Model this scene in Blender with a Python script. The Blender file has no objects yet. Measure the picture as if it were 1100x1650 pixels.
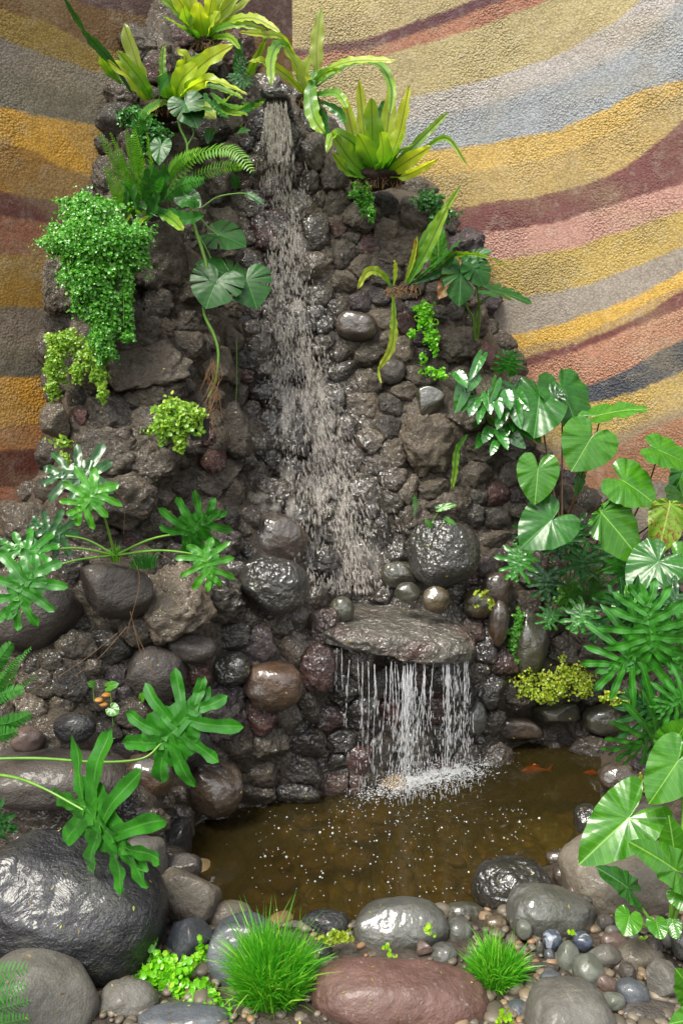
import bpy, bmesh, math, random
import numpy as np
rng = np.random.default_rng(7); random.seed(7)
scene = bpy.context.scene
# ------------------------------------------------------------------ camera maths
FPX = 1300.0; PITCH = math.radians(7.0); CAMZ = 1.25
CF = np.array([0, math.cos(PITCH), -math.sin(PITCH)]); CU = np.array([0, math.sin(PITCH), math.cos(PITCH)]); CR = np.array([1.0, 0, 0])
CAM = np.array([0, 0, CAMZ])
def ray(px, py):
    px = np.asarray(px, float); py = np.asarray(py, float)
    return CF + CR * ((px - 550) / FPX)[..., None] + CU * ((825 - py) / FPX)[..., None]
def P(px, py, Y):
    d = ray(px, py); return CAM + d * (np.asarray(Y, float) / d[..., 1])[..., None]
def mpp(px, py, Y):
    return float(Y / ray(px, py)[1] / FPX)
def Yz(px, py, z):
    d = ray(px, py); return (z - CAMZ) / d[..., 2] * d[..., 1]
def topx(V):
    v = V - CAM; t = v @ CF
    return 550 + FPX * (v @ CR) / t, 825 - FPX * (v @ CU) / t
def lin(h):
    if isinstance(h, str):
        h = h.lstrip('#'); c = [int(h[i:i+2], 16) / 255 for i in (0, 2, 4)]
    else: c = [x / 255 for x in h]
    return tuple(x / 12.92 if x <= .04045 else ((x + .055) / 1.055) ** 2.4 for x in c)
# ------------------------------------------------------------------ noise
def _hash(ix, iy, iz, s):
    h = (ix * 374761393 + iy * 668265263 + iz * 1442695041 + s * 974634777) & 0xffffffff
    h = ((h ^ (h >> 13)) * 1274126177) & 0xffffffff
    h = ((h ^ (h >> 16)) * 2246822519) & 0xffffffff
    return h ^ (h >> 15)
def noise(p, seed=0):
    p = np.asarray(p, float); i = np.floor(p).astype(np.int64); f = p - i
    u = f * f * f * (f * (f * 6 - 15) + 10); r = 0
    for dx in (0, 1):
        for dy in (0, 1):
            for dz in (0, 1):
                h = _hash(i[:, 0] + dx, i[:, 1] + dy, i[:, 2] + dz, seed)
                gx = (h & 1023) / 511.5 - 1; gy = ((h >> 10) & 1023) / 511.5 - 1; gz = ((h >> 20) & 1023) / 511.5 - 1
                w = (u[:, 0] if dx else 1 - u[:, 0]) * (u[:, 1] if dy else 1 - u[:, 1]) * (u[:, 2] if dz else 1 - u[:, 2])
                r = r + w * (gx * (f[:, 0] - dx) + gy * (f[:, 1] - dy) + gz * (f[:, 2] - dz))
    return r * 1.3
def fbm(p, o=3, seed=0, ridged=False):
    r = 0; a = 1; s = 0
    for k in range(o):
        n = noise(p * 2 ** k + 17.3 * k, seed + k)
        if ridged: n = 1 - 2 * np.abs(n) * 1.6
        r = r + a * n; s += a; a *= .5
    return r / s
def smin(s, t, k):
    x = np.clip((t - s) / k, -30, 30); return t - k * np.log1p(np.exp(x)) if k > 0 else np.minimum(s, t)
def sstep(x, a, b):
    t = np.clip((x - a) / (b - a), 0, 1); return t * t * (3 - 2 * t)
# ------------------------------------------------------------------ objects
BASE = {}
def mk(name, V, F, mat, parent=None, smooth=True, uv=None, attrs=None, base=None):
    V = np.asarray(V, float)
    if parent is not None: base = BASE[parent.name]
    elif base is None: base = (V.min(0) + V.max(0)) / 2
    base = np.asarray(base, float)
    Fs = F if isinstance(F, list) else [F]
    Fs = [np.asarray(f, np.int64) for f in Fs if len(f)]
    me = bpy.data.meshes.new(name)
    me.vertices.add(len(V)); me.vertices.foreach_set('co', (V - base).astype(np.float32).ravel())
    li = np.concatenate([f.ravel() for f in Fs]).astype(np.int32)
    tot = np.concatenate([np.full(len(f), f.shape[1]) for f in Fs]).astype(np.int32)
    st = np.concatenate([[0], np.cumsum(tot)[:-1]]).astype(np.int32)
    me.loops.add(len(li)); me.loops.foreach_set('vertex_index', li)
    me.polygons.add(len(tot)); me.polygons.foreach_set('loop_start', st); me.polygons.foreach_set('loop_total', tot)
    me.polygons.foreach_set('use_smooth', np.full(len(tot), smooth))
    if uv is not None:
        l = me.uv_layers.new(name='UVMap'); l.data.foreach_set('uv', np.asarray(uv, np.float32)[li].ravel())
    for k, v in (attrs or {}).items():
        v = np.asarray(v, np.float32)
        if v.ndim == 2:
            a = me.attributes.new(k, 'FLOAT_COLOR', 'POINT')
            a.data.foreach_set('color', np.c_[v, np.ones(len(v))].astype(np.float32).ravel())
        else:
            a = me.attributes.new(k, 'FLOAT', 'POINT'); a.data.foreach_set('value', v)
    me.update(calc_edges=True); me.validate()
    for m in (mat if isinstance(mat, list) else [mat]): me.materials.append(m)
    o = bpy.data.objects.new(name, me); scene.collection.objects.link(o)
    if parent is not None: o.parent = parent
    else: o.location = base
    BASE[o.name] = base
    return o
def tag(o, label=None, cat=None, group=None, kind=None):
    if label: o['label'] = label
    if cat: o['category'] = cat
    if group: o['group'] = group
    if kind: o['kind'] = kind
    return o
def thing(name, label, cat, base, group=None):
    o = bpy.data.objects.new(name, None); o.empty_display_size = .05; scene.collection.objects.link(o)
    o.location = base; BASE[o.name] = np.array(base, float)
    return tag(o, label, cat, group)
class MB:
    def __init__(s): s.V = []; s.F = {}; s.UV = []; s.A = {}; s.n = 0
    def add(s, V, F, uv=None, **attrs):
        V = np.asarray(V, float)
        for f in (F if isinstance(F, list) else [F]):
            f = np.asarray(f, np.int64)
            if len(f): s.F.setdefault(f.shape[1], []).append(f + s.n)
        s.V.append(V); s.UV.append(np.zeros((len(V), 2)) + 9 if uv is None else uv)
        for k, v in attrs.items():
            v = np.asarray(v, float)
            if v.ndim == 0: v = np.full(len(V), float(v))
            elif v.ndim == 1 and len(v) == 3 and k == 'tint': v = np.tile(v, (len(V), 1))
            s.A.setdefault(k, []).append(v)
        s.n += len(V)
    def build(s, name, mat, parent=None, **kw):
        return mk(name, np.concatenate(s.V), [np.concatenate(f) for f in s.F.values()], mat, parent,
                  uv=np.concatenate(s.UV), attrs={k: np.concatenate(v) for k, v in s.A.items()}, **kw)
# ------------------------------------------------------------------ material helpers
class NT:
    def __init__(s, name):
        s.m = bpy.data.materials.new(name); s.m.use_nodes = True; s.t = s.m.node_tree; s.t.nodes.clear()
        s.out = s.t.nodes.new('ShaderNodeOutputMaterial')
    def n(s, ty, **kw):
        nd = s.t.nodes.new('ShaderNode' + ty)
        for k, v in kw.items():
            if k.startswith('i_'):
                key = k[2:].replace('_', ' ')
                s.set(nd.inputs[int(key)] if key.isdigit() else nd.inputs[key], v)
            else: setattr(nd, k, v)
        return nd
    def set(s, sock, v):
        if hasattr(v, 'is_output') or isinstance(v, bpy.types.NodeSocket): s.t.links.new(v, sock)
        elif isinstance(v, tuple) and len(v) == 3 and sock.type == 'RGBA': sock.default_value = (*v, 1)
        else: sock.default_value = v
    def math(s, op, a, b=0.0, c=0.0, clamp=False):
        nd = s.n('Math', operation=op, use_clamp=clamp); s.set(nd.inputs[0], a); s.set(nd.inputs[1], b)
        if op in ('MULTIPLY_ADD', 'SMOOTH_MIN', 'SMOOTH_MAX', 'COMPARE'): s.set(nd.inputs[2], c)
        return nd.outputs[0]
    def mix(s, f, a, b, bt='MIX'):
        nd = s.n('Mix', data_type='RGBA', blend_type=bt, clamp_factor=True)
        s.set(nd.inputs[0], f); s.set(nd.inputs[6], a); s.set(nd.inputs[7], b); return nd.outputs[2]
    def mapr(s, v, a, b, c=0.0, d=1.0):
        nd = s.n('MapRange'); s.set(nd.inputs[0], v)
        for i, x in enumerate((a, b, c, d)): s.set(nd.inputs[i + 1], x)
        return nd.outputs[0]
    def noise(s, vec, scale, detail=4, rough=.6, dist=0.0):
        nd = s.n('TexNoise'); s.set(nd.inputs['Vector'], vec); s.set(nd.inputs['Scale'], scale)
        nd.inputs['Detail'].default_value = detail; nd.inputs['Roughness'].default_value = rough; nd.inputs['Distortion'].default_value = dist
        return nd.outputs[0]
    def vor(s, vec, scale, feature='F1', out=0):
        nd = s.n('TexVoronoi', feature=feature); s.set(nd.inputs['Vector'], vec); s.set(nd.inputs['Scale'], scale); return nd.outputs[out]
    def attr(s, name, out='Fac'):
        return s.n('Attribute', attribute_name=name).outputs[out]
    def obj(s): return s.n('TexCoord').outputs['Object']
    def bump(s, h, strength, dist, prev=None):
        nd = s.n('Bump'); s.set(nd.inputs['Height'], h); s.set(nd.inputs['Strength'], strength); nd.inputs['Distance'].default_value = dist
        if prev is not None: s.set(nd.inputs['Normal'], prev)
        return nd.outputs[0]
    def scalev(s, vec, sc):
        nd = s.n('Mapping'); s.set(nd.inputs[0], vec); nd.inputs['Scale'].default_value = sc; return nd.outputs[0]
    def pr(s, **kw):
        nd = s.n('BsdfPrincipled')
        for k, v in kw.items(): s.set(nd.inputs[k.replace('_', ' ')], v)
        return nd
    def done(s, sh, disp=None):
        s.t.links.new(sh, s.out.inputs[0]); return s.m

def mat_painted():
    n = NT('layered_pebble_render'); o0 = n.obj(); ns = n.n('TexNoise'); n.set(ns.inputs['Vector'], o0); ns.inputs['Scale'].default_value = 70; sc_ = n.n('VectorMath', operation='SCALE'); n.set(sc_.inputs[0], ns.outputs['Color']); sc_.inputs['Scale'].default_value = .009; ad = n.n('VectorMath', operation='ADD'); n.set(ad.inputs[0], o0); n.set(ad.inputs[1], sc_.outputs[0]); o = ad.outputs[0]; g0 = n.attr('tone', 'Color'); hsv = n.n('HueSaturation'); hsv.inputs['Saturation'].default_value = .93; n.set(hsv.inputs['Color'], g0); g = hsv.outputs[0]
    big = n.noise(o, 5, 4, .65); v = n.vor(o, 118); v2 = n.vor(o, 300); med = n.noise(o, 22, 3, .6)
    col = n.mix(n.mapr(big, .3, .7, 0, .45), g, n.mix(1.0, g, (.72, .70, .66), 'MULTIPLY'))
    col = n.mix(n.mapr(med, .52, .75, 0, .22), col, (.45, .42, .34))
    cellc = n.vor(o, 118, out=1)
    bw = n.n('RGBToBW'); n.set(bw.inputs[0], cellc); col = n.mix(.5, col, n.mix(1.0, col, n.mix(bw.outputs[0], (.7, .7, .7), (1.3, 1.3, 1.3)), 'MULTIPLY'))
    col = n.mix(n.mapr(v, .35, .75, 0, .5), col, n.mix(1.0, col, (.5, .46, .42), 'MULTIPLY'))
    h = n.math('ADD', n.math('SUBTRACT', 1.0, v), n.math('MULTIPLY', n.noise(o, 150, 2, .6), .8)); h2 = n.math('SUBTRACT', 1.0, v2)
    flat = n.mapr(n.noise(o, 3.2, 2), .42, .62, .25, 1)
    rg = n.attr('rough')
    nb = n.bump(h, n.math('MULTIPLY', n.math('MULTIPLY', flat, rg), 1.0), .0075); nb = n.bump(h2, n.math('MULTIPLY', rg, .5), .002, nb); nb = n.bump(med, .3, .008, nb)
    return n.done(n.pr(Base_Color=col, Roughness=.85, Specular_IOR_Level=.25, Normal=nb).outputs[0])
def mat_lava():
    n = NT('lava_rock'); o = n.obj(); t = n.attr('tint', 'Color'); w = n.attr('wet')
    a = n.noise(o, 9, 5, .7); b = n.noise(o, 45, 5, .7); c = n.noise(o, 160, 3, .7)
    col = n.mix(n.mapr(a, .3, .7), n.mix(1.0, t, (.55, .52, .5), 'MULTIPLY'), n.mix(1.0, t, (1.35, 1.28, 1.2), 'MULTIPLY'))
    col = n.mix(n.mapr(b, .52, .68, 0, .55), col, (.16, .142, .12)); col = n.mix(n.mapr(c, .56, .72, 0, .35), col, (.2, .18, .155))
    col = n.mix(n.mapr(b, .47, .3, 0, .7), col, (.014, .012, .011)); col = n.mix(n.mapr(c, .45, .3, 0, .4), col, (.014, .012, .011))  # pits dark, ridges pale along the bump noise: shading put into the colour
    moss = n.math('MULTIPLY', n.mapr(n.noise(o, 6, 3, .7), .55, .7), .35)
    col = n.mix(moss, col, (.055, .052, .022))
    wet = n.math('MULTIPLY', w, n.mapr(n.noise(o, 14, 3), .35, .55, .55, 1))
    col = n.mix(wet, col, n.mix(1.0, col, (.62, .6, .6), 'MULTIPLY'))
    v = n.vor(o, 120); pits = n.mapr(v, 0, .35)
    nb = n.bump(b, 1.0, .03); nb = n.bump(c, .9, .007, nb); nb = n.bump(pits, .5, .004, nb)
    cn = n.bump(n.noise(o, 46, 1.5, .5), 1., .016); cn = n.bump(n.noise(o, 130, 0, .5), 1., .0042, cn)
    r = n.mapr(wet, 0, 1, .65, .4)
    return n.done(n.pr(Base_Color=col, Roughness=r, Specular_IOR_Level=.4, Coat_Weight=n.mapr(wet, .05, 1.0, .05, .85), Coat_Roughness=.1, Coat_IOR=1.8, Coat_Normal=cn, Normal=nb).outputs[0])
def mat_stone(name, c1, c2, rough=.4, wet=0., speck=None, bs=40, bstr=.35, bd=.004, moss=0., patch=None, mark=None):
    SC = .66; ds = lambda c: tuple(SC * (.75 * x + .25 * sum(c) / 3) for x in c); c1, c2 = ds(c1), ds(c2); patch = ds(patch) if patch else None; mark = ds(mark) if mark else None; speck = ds(speck) if speck else None
    n = NT(name); o = n.obj(); rnd = n.n('ObjectInfo').outputs['Random']
    ov = n.n('VectorMath', operation='ADD'); n.set(ov.inputs[0], o)
    cx = n.n('CombineXYZ'); n.set(cx.inputs[0], n.math('MULTIPLY', rnd, 13.0)); n.set(cx.inputs[1], n.math('MULTIPLY', rnd, 37.0)); n.set(ov.inputs[1], cx.outputs[0]); o2 = ov.outputs[0]
    a = n.noise(o2, 11, 5, .65, .6); b = n.noise(o2, bs, 5, .65); c = n.noise(o2, bs * 4, 3, .7)
    col = n.mix(n.mapr(a, .32, .68), c1, c2)
    col = n.mix(n.mapr(b, .35, .7, .0, .35), col, n.mix(1.0, col, (.45, .45, .45), 'MULTIPLY'))
    if speck: col = n.mix(n.mapr(n.noise(o2, 55, 4, .8), .60, .68, 0, .5), col, speck)
    if patch: col = n.mix(n.mapr(n.noise(o2, 4.5, 3, .5), .5, .64), col, patch)
    if moss: col = n.mix(n.mapr(n.noise(o2, 8, 4, .7), .5, .68, 0, moss), col, (.045, .052, .014))
    if mark:
        col = n.mix(n.mapr(n.noise(o2, 34, 1, .4, 1.5), .56, .62), col, mark)
    nb = n.bump(b, min(1, bstr * 1.5), bd * 3); nb = n.bump(c, min(1, bstr * 1.2), bd * .6, nb); nb = n.bump(a, bstr, bd * 5, nb)
    cn = n.bump(n.noise(o2, bs * .55, 1.5, .5, .4), min(1, bstr * 1.3), bd * 3.2); cn = n.bump(n.noise(o2, bs * 1.5, .5, .5, .5), min(1, bstr * 1.2), bd * .9, cn); cn = n.bump(a, bstr, bd * 3, cn)
    r = n.mapr(n.noise(o2, 16, 4, .7), .35, .65, max(.3, rough), min(1, rough + .3))
    return n.done(n.pr(Base_Color=col, Roughness=r, Specular_IOR_Level=.5, Coat_Weight=min(1, wet), Coat_Roughness=.09, Coat_IOR=1.7, Coat_Normal=cn, Normal=nb).outputs[0])
def mat_leaf(name, base, dark, vein, rough=.3, trans=.25, N=9., k=.75, vs=.6, mw=.018, bump=.5, tip=None, spot=None, spec=.5, trc=None):
    n = NT(name); uv = n.n('UVMap').outputs[0]; sp = n.n('SeparateXYZ'); n.set(sp.inputs[0], uv); u, v = sp.outputs[0], sp.outputs[1]
    o = n.obj(); au = n.math('ABSOLUTE', u)
    tt = n.math('FRACT', n.math('ADD', n.math('MULTIPLY', n.math('SUBTRACT', v, n.math('MULTIPLY', au, k)), N), 50.0))
    tri = n.math('ABSOLUTE', n.math('SUBTRACT', tt, .5))       # 0.5 at vein
    line = n.mapr(tri, .44, .5, 0, 1); mid = n.mapr(au, mw, mw * .35, 0, 1)
    a = n.noise(o, 28, 3, .6); rv = n.noise(o, 7, 2)
    col = n.mix(n.mapr(a, .3, .7), base, dark); col = n.mix(n.mapr(rv, .4, .62, 0, .5), col, dark)
    if tip is not None: col = n.mix(n.mapr(v, .25, .9), col, tip)
    if spot is not None: col = n.mix(n.mapr(n.noise(o, 42, 4, .75, 1.), .52, .58), col, spot)
    col = n.mix(n.math('MULTIPLY', line, .35 * vs), col, vein); col = n.mix(n.math('MULTIPLY', mid, vs), col, vein)
    nb = n.bump(tri, bump, .004 if N < 20 else .0012); nb = n.bump(a, .12, .004, nb)
    rr = n.mapr(n.noise(o, 60, 3), .3, .7, max(.08, rough - .08), rough + .1)
    p = n.pr(Base_Color=col, Roughness=rr, Specular_IOR_Level=spec, Normal=nb)
    t = n.n('BsdfTranslucent'); n.set(t.inputs[0], n.mix(1.0, col, trc or (1.5, 1.6, .7), 'MULTIPLY')); n.set(t.inputs[1], nb)
    ms = n.n('MixShader'); ms.inputs[0].default_value = trans; n.set(ms.inputs[1], p.outputs[0]); n.set(ms.inputs[2], t.outputs[0])
    return n.done(ms.outputs[0])
def mat_small(name, c1, c2, rough=.3, trans=.3, c3=None):   # small leaves, tone of each set by its rnd attribute
    n = NT(name); t = n.attr('rnd')
    col = n.mix(t, c1, c2)
    if c3: col = n.mix(n.mapr(t, .75, 1.), col, c3)
    p = n.pr(Base_Color=col, Roughness=rough, Specular_IOR_Level=.5)
    tr = n.n('BsdfTranslucent'); n.set(tr.inputs[0], n.mix(1.0, col, (1.4, 1.5, .8), 'MULTIPLY'))
    ms = n.n('MixShader'); ms.inputs[0].default_value = trans; n.set(ms.inputs[1], p.outputs[0]); n.set(ms.inputs[2], tr.outputs[0])
    return n.done(ms.outputs[0])
def mat_plain(name, c, rough=.5, c2=None, sc=60, bs=.3, bd=.002):
    n = NT(name); o = n.obj(); a = n.noise(o, sc, 4, .7)
    return n.done(n.pr(Base_Color=n.mix(n.mapr(a, .3, .7), c, c2 or tuple(x * .6 for x in c)), Roughness=rough, Normal=n.bump(a, bs, bd)).outputs[0])
def mat_water():
    n = NT('pond_water'); o = n.obj()
    fr = n.n('Fresnel'); fr.inputs[0].default_value = 1.33
    a = n.noise(o, 9, 3, .5, .4); b = n.noise(o, 40, 2, .5)
    nb = n.bump(a, .22, .02); nb = n.bump(b, n.attr('ripple'), .006, nb); n.set(fr.inputs[1], nb)
    g = n.n('BsdfGlossy'); g.inputs[1].default_value = .03; n.set(g.inputs[2], nb)
    tr = n.n('BsdfTransparent'); tr.inputs[0].default_value = (.44, .38, .18, 1)
    df = n.n('BsdfDiffuse'); df.inputs[0].default_value = (.075, .056, .018, 1)
    m1 = n.n('MixShader'); m1.inputs[0].default_value = .26; n.set(m1.inputs[1], tr.outputs[0]); n.set(m1.inputs[2], df.outputs[0])
    m2 = n.n('MixShader'); n.set(m2.inputs[0], fr.outputs[0]); n.set(m2.inputs[1], m1.outputs[0]); n.set(m2.inputs[2], g.outputs[0])
    return n.done(m2.outputs[0])
def mat_drop(name, alpha=.6, col=(.75, .78, .8)):
    n = NT(name)
    p = n.pr(Base_Color=col, Roughness=.3, Specular_IOR_Level=.6, Alpha=alpha if alpha else n.attr('al'))
    return n.done(p.outputs[0])
def mat_veil(name, amt=.5, sx=90, sy=9):
    n = NT(name); uv = n.n('UVMap').outputs[0]
    a = n.noise(n.scalev(uv, (sx, sy, 1)), 1, 4, .65, .3); b = n.noise(n.scalev(uv, (sx * .22, sy * .3, 1)), 1, 3, .6)
    e = n.attr('edge')
    al = n.math('MULTIPLY', n.math('MULTIPLY', n.mapr(a, .48, .72), n.mapr(b, .35, .65)), n.math('MULTIPLY', e, amt))
    p = n.pr(Base_Color=(.62, .57, .52), Roughness=.3, Specular_IOR_Level=.7, Alpha=al, Normal=n.bump(a, .6, .006))
    return n.done(p.outputs[0])
# ------------------------------------------------------------------ painted walls
def interp_tab(tab, xs):
    # tab: list of (poly, colour above it), poly = [(px, py), ...]
    out = []
    for poly in tab:
        X = np.array([p[0] for p in poly], float); Y = np.array([p[1] for p in poly], float)
        y = np.interp(xs, X, Y)
        s0 = (Y[1] - Y[0]) / (X[1] - X[0]); s1 = (Y[-1] - Y[-2]) / (X[-1] - X[-2])
        y = np.where(xs < X[0], Y[0] + (xs - X[0]) * np.clip(s0, -.25, .25), y); y = np.where(xs > X[-1], Y[-1] + (xs - X[-1]) * s1 * .6, y)
        out.append(y)
    return np.array(out)
RB = [([(480,40),(600,15),(680,-15),(760,-50)],'a69766',1),
 ([(500,76),(600,60),(700,24),(780,-4),(900,-55)],'a29268',1),
 ([(500,88),(600,78),(700,44),(800,6),(900,-40)],'5c3b3f',.6),
 ([(500,108),(600,96),(700,66),(800,34),(900,-6),(1000,-50)],'9c6a52',1),
 ([(500,190),(640,163),(700,149),(800,124),(900,89),(990,34),(1025,4),(1100,-60)],'a49669',1),
 ([(500,215),(640,205),(790,168),(900,130),(1000,88),(1050,45),(1100,0)],'a7a19c',1.1),
 ([(500,275),(685,245),(800,228),(900,208),(980,174),(1030,146),(1100,127)],'8d9296',1.1),
 ([(500,320),(665,286),(800,271),(900,249),(980,216),(1050,174),(1100,148)],'b4954a',1),
 ([(500,350),(740,333),(850,320),(950,295),(1010,268),(1060,230),(1100,192)],'a38b52',.9),
 ([(500,400),(735,381),(820,371),(900,357),(975,334),(1050,311),(1100,296)],'6d4340',.8),
 ([(500,440),(740,424),(820,417),(925,399),(1000,374),(1050,355),(1100,340)],'ac8072',1),
 ([(500,500),(785,486),(860,475),(950,458),(1050,418),(1100,399)],'a88f48',1),
 ([(500,560),(820,542),(900,522),(975,498),(1030,475),(1100,436)],'8d8378',.5),
 ([(500,580),(835,560),(920,545),(1000,510),(1050,483),(1100,460)],'bf9732',.8),
 ([(500,600),(838,580),(925,553),(1000,525),(1050,500),(1100,467)],'a0824e',.6),
 ([(500,612),(842,593),(925,566),(1000,536),(1050,516),(1100,495)],'6a3c38',.3),
 ([(500,660),(850,640),(900,628),(950,619),(1000,600),(1050,572),(1100,545)],'a5745a',1),
 ([(500,700),(850,668),(980,642),(1025,630),(1100,597)],'474a52',1),
 ([(500,740),(850,722),(990,700),(1050,673),(1100,655)],'ab9048',.9),
 ([(500,770),(850,740),(990,722),(1050,688),(1100,672)],'85735a',.3),
 ([(500,790),(850,830),(1000,772),(1100,780)],'8d6448',.5),
 ([(500,2500),(1100,2500)],'706860',.2)]
LB = [([(0,-40),(150,12),(300,40)],'5a4642',.3),
 ([(0,15),(75,36),(150,76),(300,95),(440,112)],'6c5232',.5),
 ([(0,62),(75,90),(150,113),(300,125),(440,160)],'877034',.6),
 ([(0,110),(75,135),(160,160),(440,200)],'7c7468',.5),
 ([(0,172),(50,184),(150,200),(440,240)],'62605a',.5),
 ([(0,228),(50,244),(100,268),(150,284),(440,330)],'b98a1e',.7),
 ([(0,310),(100,327),(440,350)],'8f6826',.6),
 ([(0,348),(85,361),(440,380)],'5e3a32',.4),
 ([(0,410),(85,413),(440,420)],'85583f',.5),
 ([(0,495),(75,496),(440,496)],'906e22',.5),
 ([(0,565),(80,562),(440,560)],'75695a',.4),
 ([(0,609),(80,607),(440,605)],'5c584e',.3),
 ([(0,687),(70,683),(440,680)],'c08a10',.6),
 ([(0,726),(65,722),(440,720)],'a0682e',.5),
 ([(0,786),(60,785),(440,780)],'5a2e22',.3),
 ([(0,2500),(440,2500)],'97543a',.5)]
def painted_wall(name, xs, Yfun, tab, label, K, thick_dir, desat=0.):
    zs = np.concatenate([np.linspace(-.4, .2, 6), np.arange(.22, 3.0, .0085), np.linspace(3.01, 3.15, 6)])
    X, Z = np.meshgrid(xs, zs); Y = Yfun(X)
    V = np.c_[X.ravel(), Y.ravel(), Z.ravel()]
    px, py = topx(V)
    B = interp_tab([t[0] for t in tab], px)
    pyj = py + 5.0 * fbm(V * [9, 9, 20], 3, 5) + 3.0 * noise(V * 45, 3)
    cols = np.array([lin(t[1]) for t in tab]) * K; rg = np.array([t[2] for t in tab])
    C = np.tile(cols[0], (len(V), 1)); R_ = np.full(len(V), rg[0])
    for i in range(1, len(tab)):
        w = np.clip((pyj - B[i - 1]) / 3.5 + .5, 0, 1); soft = tab[i][1] in ('8d9296', '62605a', '5c584e', '85735a')
        if soft: w = sstep(pyj - B[i - 1], -14, 14)
        C = C * (1 - w)[:, None] + cols[i] * w[:, None]; R_ = R_ * (1 - w) + rg[i] * w
    nz = fbm(V * 2.2, 3, 11)
    C = C * (1 + .16 * nz)[:, None]
    g = fbm(V * [3, 3, 5], 3, 21); wgt = np.clip(g * 1.2, 0, .35)[:, None]; C = C * (1 - wgt) + np.array(lin('8f8262')) * K * wgt
    C = C * (1 - desat) + C.mean(1)[:, None] * desat
    V = V + np.c_[np.zeros(len(V)), .02 * fbm(V * 2.0, 2, 9) + .0015 * fbm(V * 22, 2, 10), np.zeros(len(V))]
    nx, nzs = len(xs), len(zs); i = np.arange(nx * nzs).reshape(nzs, nx)
    F = np.stack([i[:-1, :-1], i[:-1, 1:], i[1:, 1:], i[1:, :-1]], -1).reshape(-1, 4)
    # back and top give the wall a real thickness
    n0 = len(V); e = V.reshape(nzs, nx, 3)[-1] ; back = e + np.array(thick_dir) * .2; bot = back.copy(); bot[:, 2] = -.4
    V2 = np.concatenate([V, back, bot]); a = i[-1]; b = n0 + np.arange(nx); c = b + nx
    F2 = np.concatenate([np.stack([a[:-1], a[1:], b[1:], b[:-1]], -1), np.stack([b[:-1], b[1:], c[1:], c[:-1]], -1)])
    C2 = np.concatenate([C, np.tile(np.array(lin('6e655a')) * K, (2 * nx, 1))]); R2 = np.concatenate([R_, np.zeros(2 * nx)])
    return tag(mk(name, V2, np.concatenate([F, F2]), M['paint'], attrs={'tone': C2, 'rough': R2}), label, 'wall')
# ------------------------------------------------------------------ depth of the rock face
CP = np.array([(180,250,2.85),(250,100,3.0),(330,60,3.12),(200,350,2.75),(120,420,2.62),(280,450,2.72),(120,600,2.56),(240,580,2.58),(330,560,2.70),(385,560,2.92),(100,700,2.5),(240,720,2.46),(350,720,2.58),(385,740,2.8),(60,820,2.42),(200,830,2.42),(340,850,2.56),(50,950,2.26),(200,960,2.24),(290,990,2.3),(345,940,2.42),(100,1100,2.15),(200,1150,2.2),(300,1080,2.3),(300,1200,2.3),(360,1180,2.4),(100,1200,2.02),(400,1080,2.44),(500,1080,2.5),(450,1280,2.49),(400,1290,2.45),(340,1330,2.35),(220,1300,2.0),(60,1300,1.9),(100,1400,1.85),(200,1450,1.8),(280,1400,2.0),
(390,180,3.15),(440,150,3.22),(440,300,3.15),(390,300,3.12),(460,450,3.06),(400,450,3.02),(480,600,3.0),(420,640,2.97),(430,750,2.9),(520,750,2.92),(440,850,2.78),(540,880,2.88),(560,950,2.86),(440,950,2.56),(400,870,2.62),
(490,170,3.1),(520,220,3.12),(540,300,3.1),(600,330,3.06),(560,450,3.04),(680,400,3.06),(720,400,3.15),(600,600,3.0),(700,550,3.02),(780,540,3.12),(800,600,3.06),(700,700,2.93),(820,720,3.02),(650,850,2.86),(800,830,2.96),(710,890,2.84),(900,850,3.08),(800,950,2.88),(900,1000,2.98),(850,1050,2.92),(790,1050,2.82),(770,1180,2.80),(780,1240,2.80),(850,1180,2.97),(900,1230,2.95),(950,1160,2.98),(1000,1000,2.98),(1090,900,3.0),(1090,1150,2.65),(1050,1260,2.4),(1000,1300,2.45),
(560,1100,2.62),(650,1100,2.74),(740,1100,2.76),(580,1250,2.56),(650,1250,2.68),(740,1220,2.76),(600,1320,2.56),(700,1320,2.7)])
def Yctrl(px, py):
    px = np.asarray(px, float); py = np.asarray(py, float); sh = px.shape; px = px.ravel(); py = py.ravel(); out = np.zeros(len(px))
    for s in range(0, len(px), 20000):
        d2 = (px[s:s+20000, None] - CP[:, 0]) ** 2 + ((py[s:s+20000, None] - CP[:, 1])) ** 2 + 300
        w = d2 ** -1.6; out[s:s+20000] = (w * CP[:, 2]).sum(1) / w.sum(1)
    return out.reshape(sh)
SIL = [(1180,840),(1100,862),(1020,860),(960,800),(890,740),(858,700),(850,640),(835,580),(800,505),(772,440),(735,350),(690,300),(650,285),(600,270),(560,225),(520,180),(500,140),(470,128),(440,118),(415,110),(400,70),(330,20),(300,-20),(240,-40),(215,40),(160,145),(158,200),(155,300),(118,345),(75,480),(73,640),(58,760),(20,825),(-80,842)]
SILP = np.array(SIL, float)
def sil_dist(px, py):      # >0 inside (below the outline)
    px = px.ravel(); py = py.ravel(); best = np.full(len(px), 1e9); ins = np.zeros(len(px), bool)
    poly = np.concatenate([SILP, [(-80, 1700), (1180, 1700)]])
    for k in range(len(poly)):
        a, b = poly[k], poly[(k + 1) % len(poly)]
        ab = b - a; t = np.clip(((px - a[0]) * ab[0] + (py - a[1]) * ab[1]) / (ab @ ab), 0, 1)
        best = np.minimum(best, np.hypot(px - a[0] - t * ab[0], py - a[1] - t * ab[1]))
        c = (a[1] > py) != (b[1] > py)
        with np.errstate(divide='ignore', invalid='ignore'):
            ins ^= c & (px < (b[0] - a[0]) * (py - a[1]) / (b[1] - a[1]) + a[0])
    return np.where(ins, best, -best)
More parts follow.
